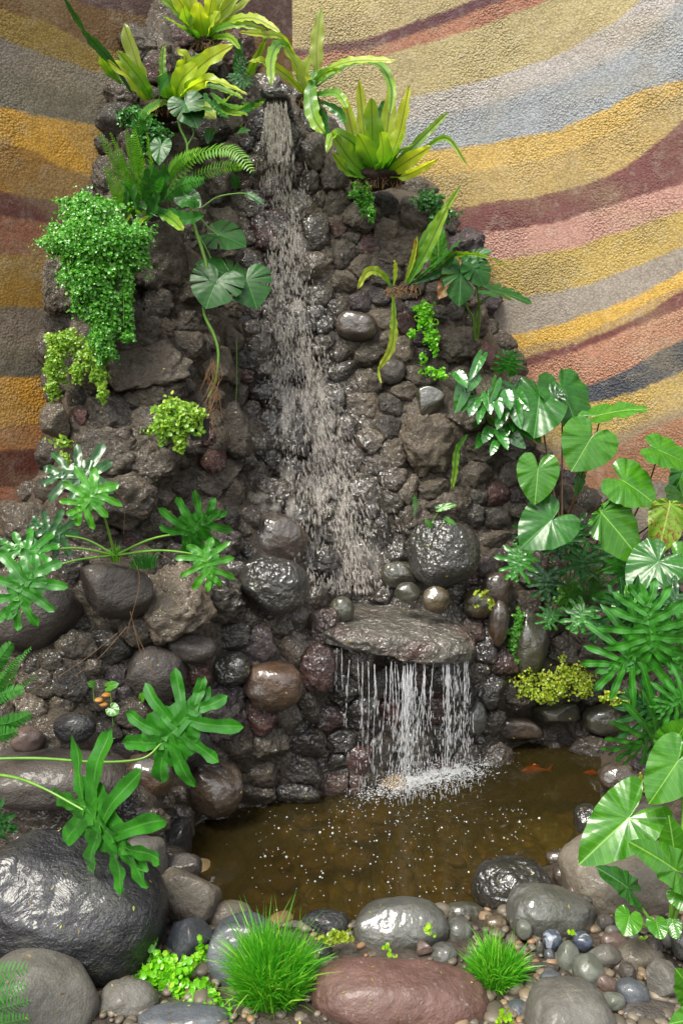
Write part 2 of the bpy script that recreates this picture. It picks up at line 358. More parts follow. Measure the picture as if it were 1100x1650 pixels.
YR = lambda x: 3.5 - .17 * np.clip((x + .2) / 1.4, 0, 3) ** 2 - .06 * np.clip(x + .2, 0, 3)
YL = lambda x: 3.5 + .78 * (x + .2)
def paintY(px, py):   # depth of the painted walls seen through a pixel
    sx = (px - 550) / FPX; d = ray(px, py); k = d[..., 0] / d[..., 1]
    Yl = (3.5 + .156) / (1 - .78 * k)
    Yr = np.full(px.shape, 3.4)
    for _ in range(12): Yr = YR(k * Yr)
    return np.where(k * Yl < -.2, Yl, Yr)
WF = np.array([(445,165,16),(447,260,30),(455,350,36),(462,450,44),(475,560,52),(492,640,62),(515,740,80),(540,850,85),(552,960,85)], float)  # waterfall centre line
def wetness(px, py):
    c = np.interp(py, WF[:, 1], WF[:, 0]); h = np.interp(py, WF[:, 1], WF[:, 2])
    w = 1 - sstep(np.abs(px - c) - h, -5, np.interp(py, [150, 500, 900], [35, 60, 75])); w = w * (py < 1000)
    w2 = (py > 930) * (1 - sstep(np.abs(px - 650) - 130, 10, 90)); w3 = sstep(py, 1230, 1290) * .8
    w4 = .75 * (py > 830) * (1 - sstep(np.hypot(px - 430, py - 920) - 60, 0, 60))
    return np.clip(np.maximum.reduce([w, w2, w3, w4, (.17 + .2 * sstep(py, 600, 1100)) * np.ones_like(w)]), 0, 1)
# ------------------------------------------------------------------ stones
_ico = {}
def ico(sub):
    if sub not in _ico:
        bm = bmesh.new(); bmesh.ops.create_icosphere(bm, subdivisions=sub, radius=1)
        V = np.array([v.co[:] for v in bm.verts]); F = np.array([[v.index for v in f.verts] for f in bm.faces]); bm.free()
        _ico[sub] = (V / np.linalg.norm(V, axis=1)[:, None], F)
    return _ico[sub]
def rock(sub, rad, seed, style='river', rot=0., planes=None, detail=1.):
    D, F = ico(sub); rad = np.array(rad, float); r = np.random.default_rng(abs(int(seed))); s = float(seed % 97) * 3.7
    p = {'river': 2.25, 'lava': 2.3, 'bumpy': 2.2, 'angular': 2.4, 'slab': 3.6, 'granite': 2.5}[style]
    rr = (np.abs(D) ** p).sum(1) ** (-1 / p); V = D * rr[:, None]
    low = {'river': .10, 'lava': .2, 'bumpy': .10, 'angular': .10, 'slab': .08, 'granite': .07}[style]
    V = V * (1 + low * noise(D * 1.15 + s, 1) + low * .5 * noise(D * 2.3 + s, 2))[:, None]
    K = {'river': 2, 'lava': 9, 'bumpy': 2, 'angular': 9, 'slab': 2, 'granite': 3}[style]
    for k in range(K):
        n = r.normal(size=3); n /= np.linalg.norm(n); t = r.uniform(.62, .95) if style == 'lava' else r.uniform(.6, .85) if style == 'angular' else r.uniform(.78, .95)
        q = V @ n; V = V - (q - smin(q, t, .07))[:, None] * n
    V = V * rad
    m = rad.mean()
    if rot:
        c, sn = math.cos(math.radians(rot)), math.sin(math.radians(rot))
        V = np.c_[V[:, 0] * c + V[:, 2] * sn, V[:, 1], -V[:, 0] * sn + V[:, 2] * c]
    if planes is not None:
        for n, t in planes:
            q = V @ n; V = V - (q - smin(q, t, .10 * m))[:, None] * n
    if style == 'lava':
        q = V / m
        bl = np.abs(noise(q * 2.6 + s, 12)) + .6 * np.abs(noise(q * 5.4 + s, 13)) + .35 * np.abs(noise(q * 11 + s, 14))
        d = .11 * fbm(q * 1.9 + s, 3, 3, True) + .20 * (bl - .33) + .05 * fbm(q * 6 + s, 3, 7, True) + .03 * noise(q * 15 + s, 9)
        V = V * (1 + detail * d)[:, None]
    elif style == 'bumpy':
        V = V * (1 + .035 * fbm(V / m * 3.2 + s, 3, 3) + .018 * fbm(V / .012 + s, 2, 4))[:, None]
    elif style == 'angular':
        V = V * (1 + .03 * fbm(V / m * 2.6 + s, 3, 3, True))[:, None]
    elif style == 'slab':
        V = V * (1 + .05 * fbm(V / .06 + s, 3, 3, True) + .02 * fbm(V / .016 + s, 2, 4))[:, None]
    elif style == 'granite':
        V = V * (1 + .036 * fbm(V / m * 1.9 + s, 4, 3) + .012 * fbm(V / m * 4 + s, 2, 3, True))[:, None]
    else:
        V = V * (1 + .03 * fbm(V / m * 2.0 + s, 3, 3))[:, None]
    return V, F
# ------------------------------------------------------------------ materials
M = {}
M['paint'] = mat_painted(); M['lava'] = mat_lava()
S = lambda *a, **k: mat_stone(*a, **k)
M['dark_wet'] = S('dark_wet_stone', lin('33333a'), lin('242428'), .26, .28, bs=26, bstr=.45, bd=.006, moss=.25)
M['grey_wet'] = S('grey_river_stone', lin('6a6a62'), lin('55554c'), .30, .7, bs=50, bstr=.3, moss=.2)
M['grey'] = S('grey_stone', lin('7b776c'), lin('645e54'), .42, .1, bs=60, bstr=.25, speck=(.3, .28, .24))
M['tan'] = S('tan_stone', lin('8a7d68'), lin('6f6250'), .42, .12, bs=60, bstr=.3, speck=(.32, .28, .22))
M['brown_wet'] = S('brown_wet_stone', lin('5e4a36'), lin('4a3a2b'), .2, 1, bs=40, bstr=.35, bd=.005)
M['rusty'] = S('rusty_stone', lin('77502b'), lin('553a26'), .22, 1, bs=40, bstr=.35, patch=lin('4d4034'))
M['ochre'] = S('ochre_stone', lin('6e5428'), lin('4c4526'), .2, .6, bs=50, bstr=.3)
M['brown'] = S('brown_stone', lin('5d5248'), lin('48403a'), .4, .15, bs=40, bstr=.4)
M['olive'] = S('olive_wet_stone', lin('545138'), lin('3d3c2a'), .18, 1, bs=40, bstr=.35, moss=.4)
M['bumpy'] = S('bumpy_wet_stone', lin('504c40'), lin('3a362c'), .14, 1, bs=60, bstr=.8, bd=.006, moss=.3)
M['blue'] = S('blue_grey_pebble', lin('4c5a74'), lin('364255'), .2, 1, bs=40, bstr=.2, mark=(.33, .38, .46))
M['slate'] = S('slate_pebble', lin('5f6670'), lin('4c5056'), .32, .3, bs=50, bstr=.2)
M['green_grey'] = S('green_grey_pebble', lin('79806f'), lin('676a5c'), .36, .15, bs=60, bstr=.15)
M['pink'] = S('pinkish_pebble', lin('85695c'), lin('685045'), .32, .25, bs=50, bstr=.2)
M['red_granite'] = S('red_brown_boulder', lin('865a4c'), lin('6b463b'), .38, .08, bs=34, bstr=.4, bd=.003, speck=(.5, .42, .36))
M['soil'] = mat_plain('dark_soil', lin('3a322b'), .85, lin('241f1b'), 90, .8, .01)
M['water'] = mat_water(); M['drop'] = mat_drop('falling_water', 0, (.68, .63, .57)); M['drop2'] = mat_drop('falling_water_threads', .34, (.72, .73, .75)); M['foam'] = mat_drop('white_foam', .6, (.8, .82, .84)); M['veil'] = mat_veil('thin_falling_water', .5, 34, 16)
M['veil2'] = mat_veil('thin_falling_water_curtain', .3, 110, 8)
M['gravelm'] = mat_small('gravel', lin('4d463d'), lin('7a7060'), .5, 0., lin('8c6a4a'))
M['pot'] = mat_plain('black_plastic', (.012, .012, .013), .4)
M['fish'] = mat_plain('orange_fish_skin', (.75, .09, .01), .3, (.9, .22, .03), 30, .1)
M['fishred'] = mat_plain('red_orange_fish_skin', (.8, .06, .012), .3, (.85, .12, .02), 30, .1)
M['stem_g'] = mat_plain('green_stem', lin('6d9a35'), .35, lin('4c7a28'), 20, .1)
M['stem_b'] = mat_plain('brown_stem', lin('5c4230'), .4, lin('3f3324'), 30, .2)
M['root'] = mat_plain('dry_root', lin('8c6c45'), .7, lin('5e4630'), 60, .4)
M['fibre'] = mat_plain('dark_fibre', lin('3d2b1e'), .9, lin('1d1510'), 80, .8, .006)
# ------------------------------------------------------------------ walls
xsr = np.concatenate([np.arange(-.2, 1.75, .0085), np.linspace(1.76, 2.9, 40)])
painted_wall('painted_wall', xsr, YR, RB, 'curved wall with wavy grey, yellow, tan and purple pebbled bands right of the rocks', 1.12, (0, 1, 0), .04)
xsl = np.concatenate([np.linspace(-3.2, -1.4, 40), np.arange(-1.39, -.205, .0085), [-.2]])
painted_wall('painted_wall', xsl, YL, LB, 'shaded wall with straight ochre, grey and maroon bands left of the rocks', 1.2, (-.6, .8, 0))
# ------------------------------------------------------------------ rock wall
rw = thing('rock_wall', 'high wall of rough dark lava rocks in mortar behind the waterfall and pond', 'rock wall', (0, 2.9, 0))
gx = np.arange(-80, 1181, 5.0); gy_ = np.arange(-60, 1500, 5.0); GX, GY = np.meshgrid(gx, gy_)
sd = sil_dist(GX, GY).reshape(GX.shape)
def faceY(px, py):
    sdd = sil_dist(px, py).reshape(px.shape); w = sstep(sdd, -12, 48); pY = paintY(px, py)
    return (pY + .10) * (1 - w) + np.minimum(Yctrl(px, py), pY + .02) * w
GYd = faceY(GX, GY); Vs = P(GX, GY, GYd).reshape(-1, 3)
Vs = Vs + np.array([0, -1, 0]) * (.000 + .022 * fbm(Vs * 9, 3, 31) + .012 * fbm(Vs * 34, 3, 33, True))[:, None]
ny, nx = GX.shape; ii = np.arange(nx * ny).reshape(ny, nx)
Fq = np.stack([ii[:-1, :-1], ii[1:, :-1], ii[1:, 1:], ii[:-1, 1:]], -1).reshape(-1, 4)
keep = (sd > -22).ravel()
yb = 1500 - 0 * GX
# the sheet ends under the water in the pond and carries on as a bank at both sides
pond_mask = ((GX > 300) & (GX < 985) & (GY > 1345)) | ((GX > 330) & (GX < 985) & (GY > 1320)) | ((GX > 560) & (GX < 1000) & (GY > 1290)) | ((GX > 250) & (GY > 1400)) | (GY > 1470)
keep &= ~pond_mask.ravel()
Fq = Fq[keep[Fq].all(1)]
used = np.zeros(len(Vs), bool); used[Fq.ravel()] = True; remap = np.cumsum(used) - 1
wv = wetness(GX.ravel(), GY.ravel())
mt = np.array(lin('645b4e')) * (1 + .25 * fbm(Vs * 6, 3, 41))[:, None]
mk('mortar', Vs[used], remap[Fq], M['lava'], rw, attrs={'tint': mt[used], 'wet': wv[used]})
# boulders that stand out of the wall: (px, py, w, h, dY, style, material, rot, label)
WB = [
 (575,526,66,46,-.03,'river','brown_wet',8,'smooth dark brown oval stone in the wall, left of the red stone'),
 (691,645,58,46,-.03,'angular','olive',-25,'angular wet olive stone with yellow specks, above the large lava rock'),
 (446,872,96,88,-.03,'bumpy','brown_wet',0,'round brown boulder under the thin spray at the left of the waterfall foot'),
 (440,943,108,86,-.10,'bumpy','bumpy',10,'dark glistening boulder just below the round one beside the waterfall foot'),
 (712,890,112,106,-.09,'bumpy','bumpy',0,'largest round wet boulder, on the right of the stone ledge'),
 (643,926,62,42,-.05,'bumpy','olive',5,'greenish wet stone wedged left of the largest round boulder'),
 (657,955,38,30,-.16,'river','olive',0,'small grey-green round stone on the back of the ledge'),
 (702,966,40,38,-.20,'river','ochre',10,'small ochre stone standing on the ledge below the round boulder'),
 (552,982,34,38,-.22,'river','olive',-35,'small upright dark stone leaning on the left end of the ledge'),
 (525,1012,56,66,-.06,'lava','lavaR',0,'rough reddish brown rock holding up the left end of the ledge'),
 (440,1104,92,74,-.07,'river','rusty',-4,'glossy orange-brown boulder below the dark wall stones'),
 (372,1077,60,54,-.06,'bumpy','bumpy',0,'knobbly black wet stone just left of the orange-brown boulder'),
 (310,1045,74,46,-.03,'river','brown',0,'smooth brown oval stone above and right of the bald round boulder'),
 (248,1086,94,88,-.05,'bumpy','brown',0,'round dull brown boulder with a dry root on its top'),
 (340,1266,104,100,-.05,'angular','brown_wet',0,'big wet brown boulder at the left corner of the pond with a white waterline'),
 (312,1212,72,60,-.05,'angular','dark_wet',0,'dark creased boulder resting on the wet brown boulder at the pond corner'),
 (238,1250,86,70,-.04,'river','rusty',0,'rust-coloured boulder half hidden by the split leaves'),
 (121,1172,64,46,-.05,'river','dark_wet',0,'smooth dark oval stone in the shaded hollow at the left'),
 (46,1192,52,40,-.04,'river','pink',0,'dull reddish stone next to the fern at the left edge'),
 (184,955,132,90,-.03,'angular','brown',12,'smooth dark faceted boulder under the leaf stalks of the split-leaf plant'),
 (40,985,180,120,-.04,'river','brown',0,'broad dark rounded boulder below the split leaves at the left edge'),
 (70,1252,260,80,-.02,'river','brown',0,'long flat dark boulder under the two leaf stalks at the left'),
 (800,950,48,56,-.04,'river','brown_wet',0,'round brown stone right of the ledge with tiny yellow leaves'),
 (772,972,52,46,-.05,'river','ochre',0,'mossy ochre stone at the right end of the ledge'),
 (802,1004,30,72,-.06,'river','rusty',4,'tall narrow orange stone right of the falling water'),
 (851,1036,56,116,-.05,'river','olive',4,'tall smooth wet olive boulder above the yellow creeper'),
 (766,1158,32,56,-.05,'river','grey_wet',0,'grey-green upright stone at the right of the falling water'),
 (893,1150,82,42,-.06,'angular','olive',0,'flat wet dark stone at the water edge below the yellow creeper'),
 (985,1160,86,50,-.06,'river','olive',0,'rounded mossy stone at the back right of the pond'),
 (826,1176,100,46,-.04,'angular','brown_wet',0,'low brown wet rock at the back edge of the pond'),
 (1002,1252,76,48,-.02,'bumpy','brown_wet',0,'wet purple-brown stone at the right edge of the pond'),
 (96,462,66,80,-.02,'lava','lavaG',0,'pale knobbly rock beside the big hanging bush at the painted wall'),
 (92,682,48,66,-.03,'angular','lavaG',0,'smooth grey block at the painted wall, below the yellow-green creeper'),
 (632,599,42,40,-.03,'river','brown',0,'plain dark grey stone under the tip of the long yellow leaf'),
]
LR = [ # mortared lava rocks (px, py, w, h, tone)
 (255,420,95,130,0),(300,525,62,52,0),(297,560,76,56,2),(215,545,80,70,0),(232,600,120,90,2),(240,645,100,55,0),(342,590,50,52,2),(175,675,90,56,1),(240,685,44,48,0),(372,692,42,70,0),(175,740,140,88,0),(250,752,70,60,0),(334,772,90,78,0),(368,800,36,50,2),(342,736,34,44,3),(190,808,150,70,0),(245,850,60,50,0),(60,862,120,74,0),(150,862,86,66,0),(285,852,62,50,1),(350,880,60,66,0),(338,962,96,78,0),(278,985,112,106,2),(215,1010,60,60,0),(175,1042,70,56,1),(110,1100,52,56,1),(120,1050,60,50,0),(160,1120,56,44,0),(75,1105,50,50,0),(80,1215,34,40,1),(170,1180,60,40,1),(210,1150,50,40,0),(125,645,28,26,1),
 (150,560,56,60,0),(190,470,60,60,0),(180,290,50,60,0),(200,150,60,50,0),(230,240,60,60,0),(340,300,60,70,0),(300,380,50,70,0),(330,640,44,40,0),(380,640,30,50,0),(265,700,40,36,0),
 (366,1030,66,52,1),(412,1042,58,54,4),(435,1003,72,44,0),(385,1000,50,36,0),(476,1000,52,46,0),(470,1050,46,50,2),(510,1074,44,62,3),(545,1110,68,56,1),(495,1130,38,54,0),(410,1156,52,58,3),(352,1140,86,112,4),(456,1156,58,44,0),(525,1160,54,44,3),(577,1146,46,60,1),(486,1196,62,54,1),(545,1195,52,46,1),(428,1192,56,66,0),(376,1200,60,38,2),(481,1237,74,40,1),(541,1228,40,36,1),(420,1242,62,52,0),(408,1277,62,36,0),(476,1276,66,42,1),(538,1266,56,52,5),(577,1222,42,46,3),(575,1265,30,46,5),
 (606,1098,46,52,1),(622,1150,44,50,3),(660,1090,58,46,5),(705,1085,50,50,1),(650,1140,56,52,1),(700,1140,50,54,3),(612,1205,50,50,1),(662,1200,58,48,0),(716,1196,50,52,1),(745,1118,44,56,1),(740,1060,40,50,1),(640,1250,54,44,1),(700,1245,54,44,3),(745,1215,40,50,0),
 (768,1012,38,42,5),(782,1046,40,50,4),(804,1068,44,54,3),(786,1112,44,60,1),(830,1120,60,50,0),(790,1162,36,46,0),(870,985,60,52,0),(905,1050,60,56,0),(880,1010,50,44,0),(945,1060,56,46,0),(845,975,44,60,0),(960,1112,60,46,1),(915,1100,50,50,0),(855,1110,46,46,0),(1000,1080,50,50,0),
 (546,500,34,28,0),(583,490,46,30,4),(650,522,38,32,3),(680,546,44,30,4),(596,572,50,36,0),(546,572,38,28,0),(548,596,48,30,0),(580,628,68,54,0),(584,655,72,50,2),(533,648,44,50,0),(626,658,44,36,1),(652,632,50,30,2),(672,610,60,30,0),(625,692,44,44,1),(688,712,92,106,2),(628,742,52,60,2),(636,775,46,42,0),(692,788,66,32,0),(655,792,38,40,2),(615,852,38,50,1),(658,842,60,46,0),(716,822,72,44,0),(740,800,30,32,0),(768,798,38,28,1),(757,828,42,34,1),(792,836,50,40,1),(800,798,44,34,3),(832,800,28,24,4),(790,872,56,28,0),(640,900,48,46,1),(600,880,40,50,1),(760,770,50,40,0),(820,770,50,40,0),
 (622,332,38,40,1),(585,350,70,50,2),(620,372,42,34,2),(592,396,38,30,3),(636,406,58,44,2),(556,412,36,50,0),(672,352,50,50,0),(694,386,40,44,0),(545,332,44,44,0),(545,290,50,44,0),(504,250,36,60,0),(492,204,38,30,1),(486,160,40,30,1),(460,152,26,24,1),(512,382,46,54,0),(580,432,46,34,0),(740,470,50,50,0),(760,520,44,44,0),(730,560,60,60,0),(775,580,40,44,3),(700,480,40,40,0),(660,470,44,34,0),(560,455,44,34,0),(610,480,40,30,4),(735,620,50,44,0),(500,300,30,44,0),
 (430,690,44,44,1),(408,770,44,50,0),(470,760,50,44,1),(530,790,50,50,1),(480,830,44,40,1),(590,930,44,36,5),(560,900,44,44,5),(590,790,44,44,0),(420,560,40,40,0),(400,500,36,40,0),(520,560,36,40,0),(515,480,34,40,0),(520,690,40,40,0),
]
TONE = [lin('5e564a'), lin('48443d'), lin('766c5d'), lin('5c3a36'), lin('4c4347'), lin('6a544c')]
blk = [(b[0], b[1], (b[2] + b[3]) / 4) for b in WB]
cen = [(l[0], l[1], (l[2] + l[3]) / 4) for l in LR]
# fill the gaps with smaller stones
fill = []
grid_r = np.array([c for c in cen + blk] , float)
tries = rng.uniform([0, 60], [1150, 1330], (26000, 2)); tsd = sil_dist(tries[:, 0], tries[:, 1])
pts = grid_r.copy()
for rr_, gap in ((22, 5), (15, 2), (10, 1)):
    for (x, y), s_ in zip(tries, tsd):
        if s_ < rr_ * .8 or (300 < x < 960 and y > 1310) or (x > 560 and y > 1230) or (560 < x < 750 and 960 < y < 1050): continue
        wf = abs(x - np.interp(y, WF[:, 1], WF[:, 0])) < np.interp(y, WF[:, 1], WF[:, 2]) * .6 and y < 950
        if wf and rr_ < 15: continue
        d = np.hypot(pts[:, 0] - x, pts[:, 1] - y) - pts[:, 2]
        if d.min() > rr_ * .72 + gap:
            r_ = min(rr_ * rng.uniform(.95, 1.35), d.min() + 3); fill.append((x, y, 2 * r_ * rng.uniform(.95, 1.35), 2 * r_, rng.choice([0, 0, 0, 0, 1, 1, 2, 2, 2, 0, 3, 4])))
            pts = np.vstack([pts, (x, y, r_)])
print('fill', len(fill))
allr = [(l, 0) for l in LR] + [(f, 1) for f in fill]
CEN = []
for (l, k) in allr:
    fy = float(faceY(np.array([l[0]], float), np.array([l[1]], float))[0]); m = mpp(l[0], l[1], fy)
    rx, rz = l[2] / 2 * m, l[3] / 2 * m; ry = .62 * (rx + rz) / 2
    CEN.append((P(l[0], l[1], fy + (.22 if not k else .1) * ry), rx, ry, rz))
BC = []
for b in WB:
    fy = float(Yctrl(b[0], b[1])); m = mpp(b[0], b[1], fy); rx, rz = b[2] / 2 * m, b[3] / 2 * m; ry = .8 * (rx + rz) / 2
    BC.append((P(b[0], b[1], fy + b[4] + .2 * ry), rx, ry, rz))
allc = np.array([c[0] for c in CEN + BC]); allrad = np.array([(c[1] + c[3]) / 2 for c in CEN + BC])
def planes_for(i, own=1.0):
    c = allc[i]; out = []; d = np.linalg.norm(allc - c, axis=1)
    for j in np.argsort(d)[1:11]:
        if d[j] > (allrad[i] + allrad[j]) * 1.6 or d[j] < 1e-4: continue
        n = (allc[j] - c) / d[j]; t = d[j] * allrad[i] / (allrad[i] + allrad[j]) * 1.0
        if j >= len(CEN): t = min(t, d[j] - allrad[j] * .98)
        out.append((n, max(t, allrad[i] * .35)))
    return out
order = sorted(range(len(CEN)), key=lambda i: -allrad[i])
big = set(order[:99]); small = MB()
for i in range(len(CEN)):
    c, rx, ry, rz = CEN[i]; l = allr[i][0]
    r2 = np.random.default_rng(1000 + i)
    g = 1.32
    V, F = rock(5 if i in big else 4, (rx * g, ry * g, rz * g), 1000 + i, 'lava', r2.uniform(-12, 12), planes_for(i))
    V = V + c; px, py = topx(V); w = wetness(px, py)
    t = np.array(TONE[int(l[4])]) * r2.uniform(.65, 1.25)
    if i in big: mk('lava_rock', V, F, M['lava'], rw, attrs={'tint': np.tile(t, (len(V), 1)), 'wet': w})
    else: small.add(V, F, tint=t, wet=w)
o = small.build('small_lava_rocks', M['lava'], rw); o['kind'] = 'stuff'
for i, b in enumerate(WB):
    c, rx, ry, rz = BC[i]; j = len(CEN) + i; V, F = rock(5 if b[5] != 'bumpy' else 6, (rx * 1.03, ry, rz * 1.03), 300 + i, b[5], b[7]); V = V + c
    lv = b[6].startswith('lava')
    px, py = topx(V); t = TONE[5] if b[6] == 'lavaR' else TONE[2]
    o = mk('boulder' if max(b[2], b[3]) > 60 else 'stone', V, F, M['lava'] if lv else M[b[6]], attrs={'tint': np.tile(t, (len(V), 1)), 'wet': wetness(px, py)} if lv else None)
    tag(o, b[8], 'boulder' if max(b[2], b[3]) > 60 else 'stone')
# ------------------------------------------------------------------ ground and pond
PP = np.array([(250,1340),(330,1300),(420,1280),(560,1270),(700,1240),(760,1190),(860,1165),(1000,1175),(1010,1240),(975,1300),(955,1345),(890,1392),(835,1405),(790,1440),(775,1478),(690,1478),(560,1490),(440,1490),(370,1490),(330,1460),(318,1415),(270,1390)], float)
pw = np.array([P(x, y, float(Yz(x, y, 0.0)))[:2] for x, y in PP])
def poly_sd(x, y, poly):
    best = np.full(x.shape, 1e9); ins = np.zeros(x.shape, bool)
    for k in range(len(poly)):
        a, b = poly[k], poly[(k + 1) % len(poly)]; ab = b - a
        t = np.clip(((x - a[0]) * ab[0] + (y - a[1]) * ab[1]) / (ab @ ab), 0, 1)
        best = np.minimum(best, np.hypot(x - a[0] - t * ab[0], y - a[1] - t * ab[1]))
        with np.errstate(divide='ignore', invalid='ignore'):
            ins ^= ((a[1] > y) != (b[1] > y)) & (x < (b[0] - a[0]) * (y - a[1]) / (b[1] - a[1]) + a[0])
    return np.where(ins, -best, best)
def gz(x, y):
    x = np.asarray(x, float); y = np.asarray(y, float)
    s = poly_sd(x, y, pw)
    z = np.where(s > 0, .035 * sstep(s, 0, .06), -.24 * sstep(-s, 0, .22) - .01)
    z = z + np.where(s > 0, .12 * sstep(x, .72, 1.2) * sstep(y, 1.5, 2.1) + .10 * sstep(-x, .55, 1.0) * sstep(s, .02, .3), 0)
    return z
xs = np.concatenate([-np.geomspace(60, 1.6, 24), np.arange(-1.55, 1.6, .015), np.geomspace(1.62, 60, 24)])
ys = np.concatenate([-np.geomspace(60, .3, 20), np.arange(-.2, 1.2, .1), np.arange(1.22, 3.3, .015), np.geomspace(3.35, 60, 20)])
X, Y = np.meshgrid(xs, ys); Z = gz(X, Y)
Vg = np.c_[X.ravel(), Y.ravel(), Z.ravel()]; fine = (np.abs(Vg[:, 0]) < 2) & (Vg[:, 1] > 1) & (Vg[:, 1] < 3.4)
Vg[:, 2] += np.where(fine, .012 * fbm(Vg * 14, 3, 51), 0)
i = np.arange(X.size).reshape(X.shape)
F = np.stack([i[:-1, :-1], i[:-1, 1:], i[1:, 1:], i[1:, :-1]], -1).reshape(-1, 4)
def mat_ground():
    n = NT('wet_soil'); g = n.n('NewGeometry').outputs['Position']; sp = n.n('SeparateXYZ'); n.set(sp.inputs[0], g)
    a = n.noise(g, 14, 5, .7); b = n.noise(g, 80, 4, .7); v = n.vor(g, 22)
    soil = n.mix(n.mapr(a, .35, .65), lin('2f2822'), lin('4a3f34'))
    bed = n.mix(n.mapr(v, .2, .6), lin('b0914e'), lin('5c4e28')); bed = n.mix(n.mapr(a, .4, .65), bed, lin('767038'))
    col = n.mix(n.mapr(sp.outputs[2], -.03, .0), bed, soil)
    nb = n.bump(b, .8, .008); nb = n.bump(v, .6, .02, nb)
    return n.done(n.pr(Base_Color=col, Roughness=.6, Normal=nb).outputs[0])
tag(mk('ground', Vg, F, mat_ground(), base=(0, 0, 0)), kind='structure')
# water sheet with the rings made by the fall
xs = np.arange(-.75, 1.25, .008); ys = np.arange(1.55, 3.1, .008); X, Y = np.meshgrid(xs, ys)
s = poly_sd(X, Y, pw); i = np.arange(X.size).reshape(X.shape); kp = s < .05
F = np.stack([i[:-1, :-1], i[:-1, 1:], i[1:, 1:], i[1:, :-1]], -1).reshape(-1, 4); F = F[kp.ravel()[F].all(1)]
imp = [P(px, py, float(Yz(px, py, 0)))[:2] for px, py in ((600, 1272), (640, 1268), (680, 1270), (720, 1262), (745, 1250))]
Zw = np.zeros_like(X); rp = np.zeros_like(X)
for k, (ix, iy) in enumerate(imp):
    r_ = np.hypot(X - ix, Y - iy); Zw += .0040 * np.sin(r_ * 130 + k * 2) * np.exp(-r_ / .14); rp += np.exp(-r_ / .2)
Vw = np.c_[X.ravel(), Y.ravel(), Zw.ravel()]; Vw[:, 2] += .0012 * fbm(Vw * 9, 2, 61) + .003 * np.clip(rp.ravel() - 1, 0, 2) * noise(Vw * 60, 62)
used = np.zeros(len(Vw), bool); used[F.ravel()] = True; rm = np.cumsum(used) - 1
tag(mk('pond_water', Vw[used], rm[F], M['water'], attrs={'ripple': np.clip(.12 + .5 * rp.ravel()[used], 0, .9)}), kind='structure')
# stones on the bed
bedm = S('bed_stones', lin('c09a4e'), lin('7a6430'), .5, 0, patch=lin('8f5a30'))
mb = MB(); r = np.random.default_rng(5)
for k in range(260):
    x, y = r.uniform(-.7, 1.1), r.uniform(1.6, 3.0)
    if poly_sd(np.array(x), np.array(y), pw) > -.02: continue
    q = r.uniform(.02, .055); V, F = rock(3, (q * r.uniform(.8, 1.5), q, q * .5), 5000 + k, 'river'); a = r.uniform(0, 6)
    V = np.c_[V[:, 0] * math.cos(a) - V[:, 1] * math.sin(a), V[:, 0] * math.sin(a) + V[:, 1] * math.cos(a), V[:, 2]]
    mb.add(V + (x, y, float(gz(x, y)) + .01), F)
tag(mb.build('pond_bed_pebbles', bedm), 'brown and ochre pebbles lying on the pond bed under the water', 'pebbles', kind='stuff')
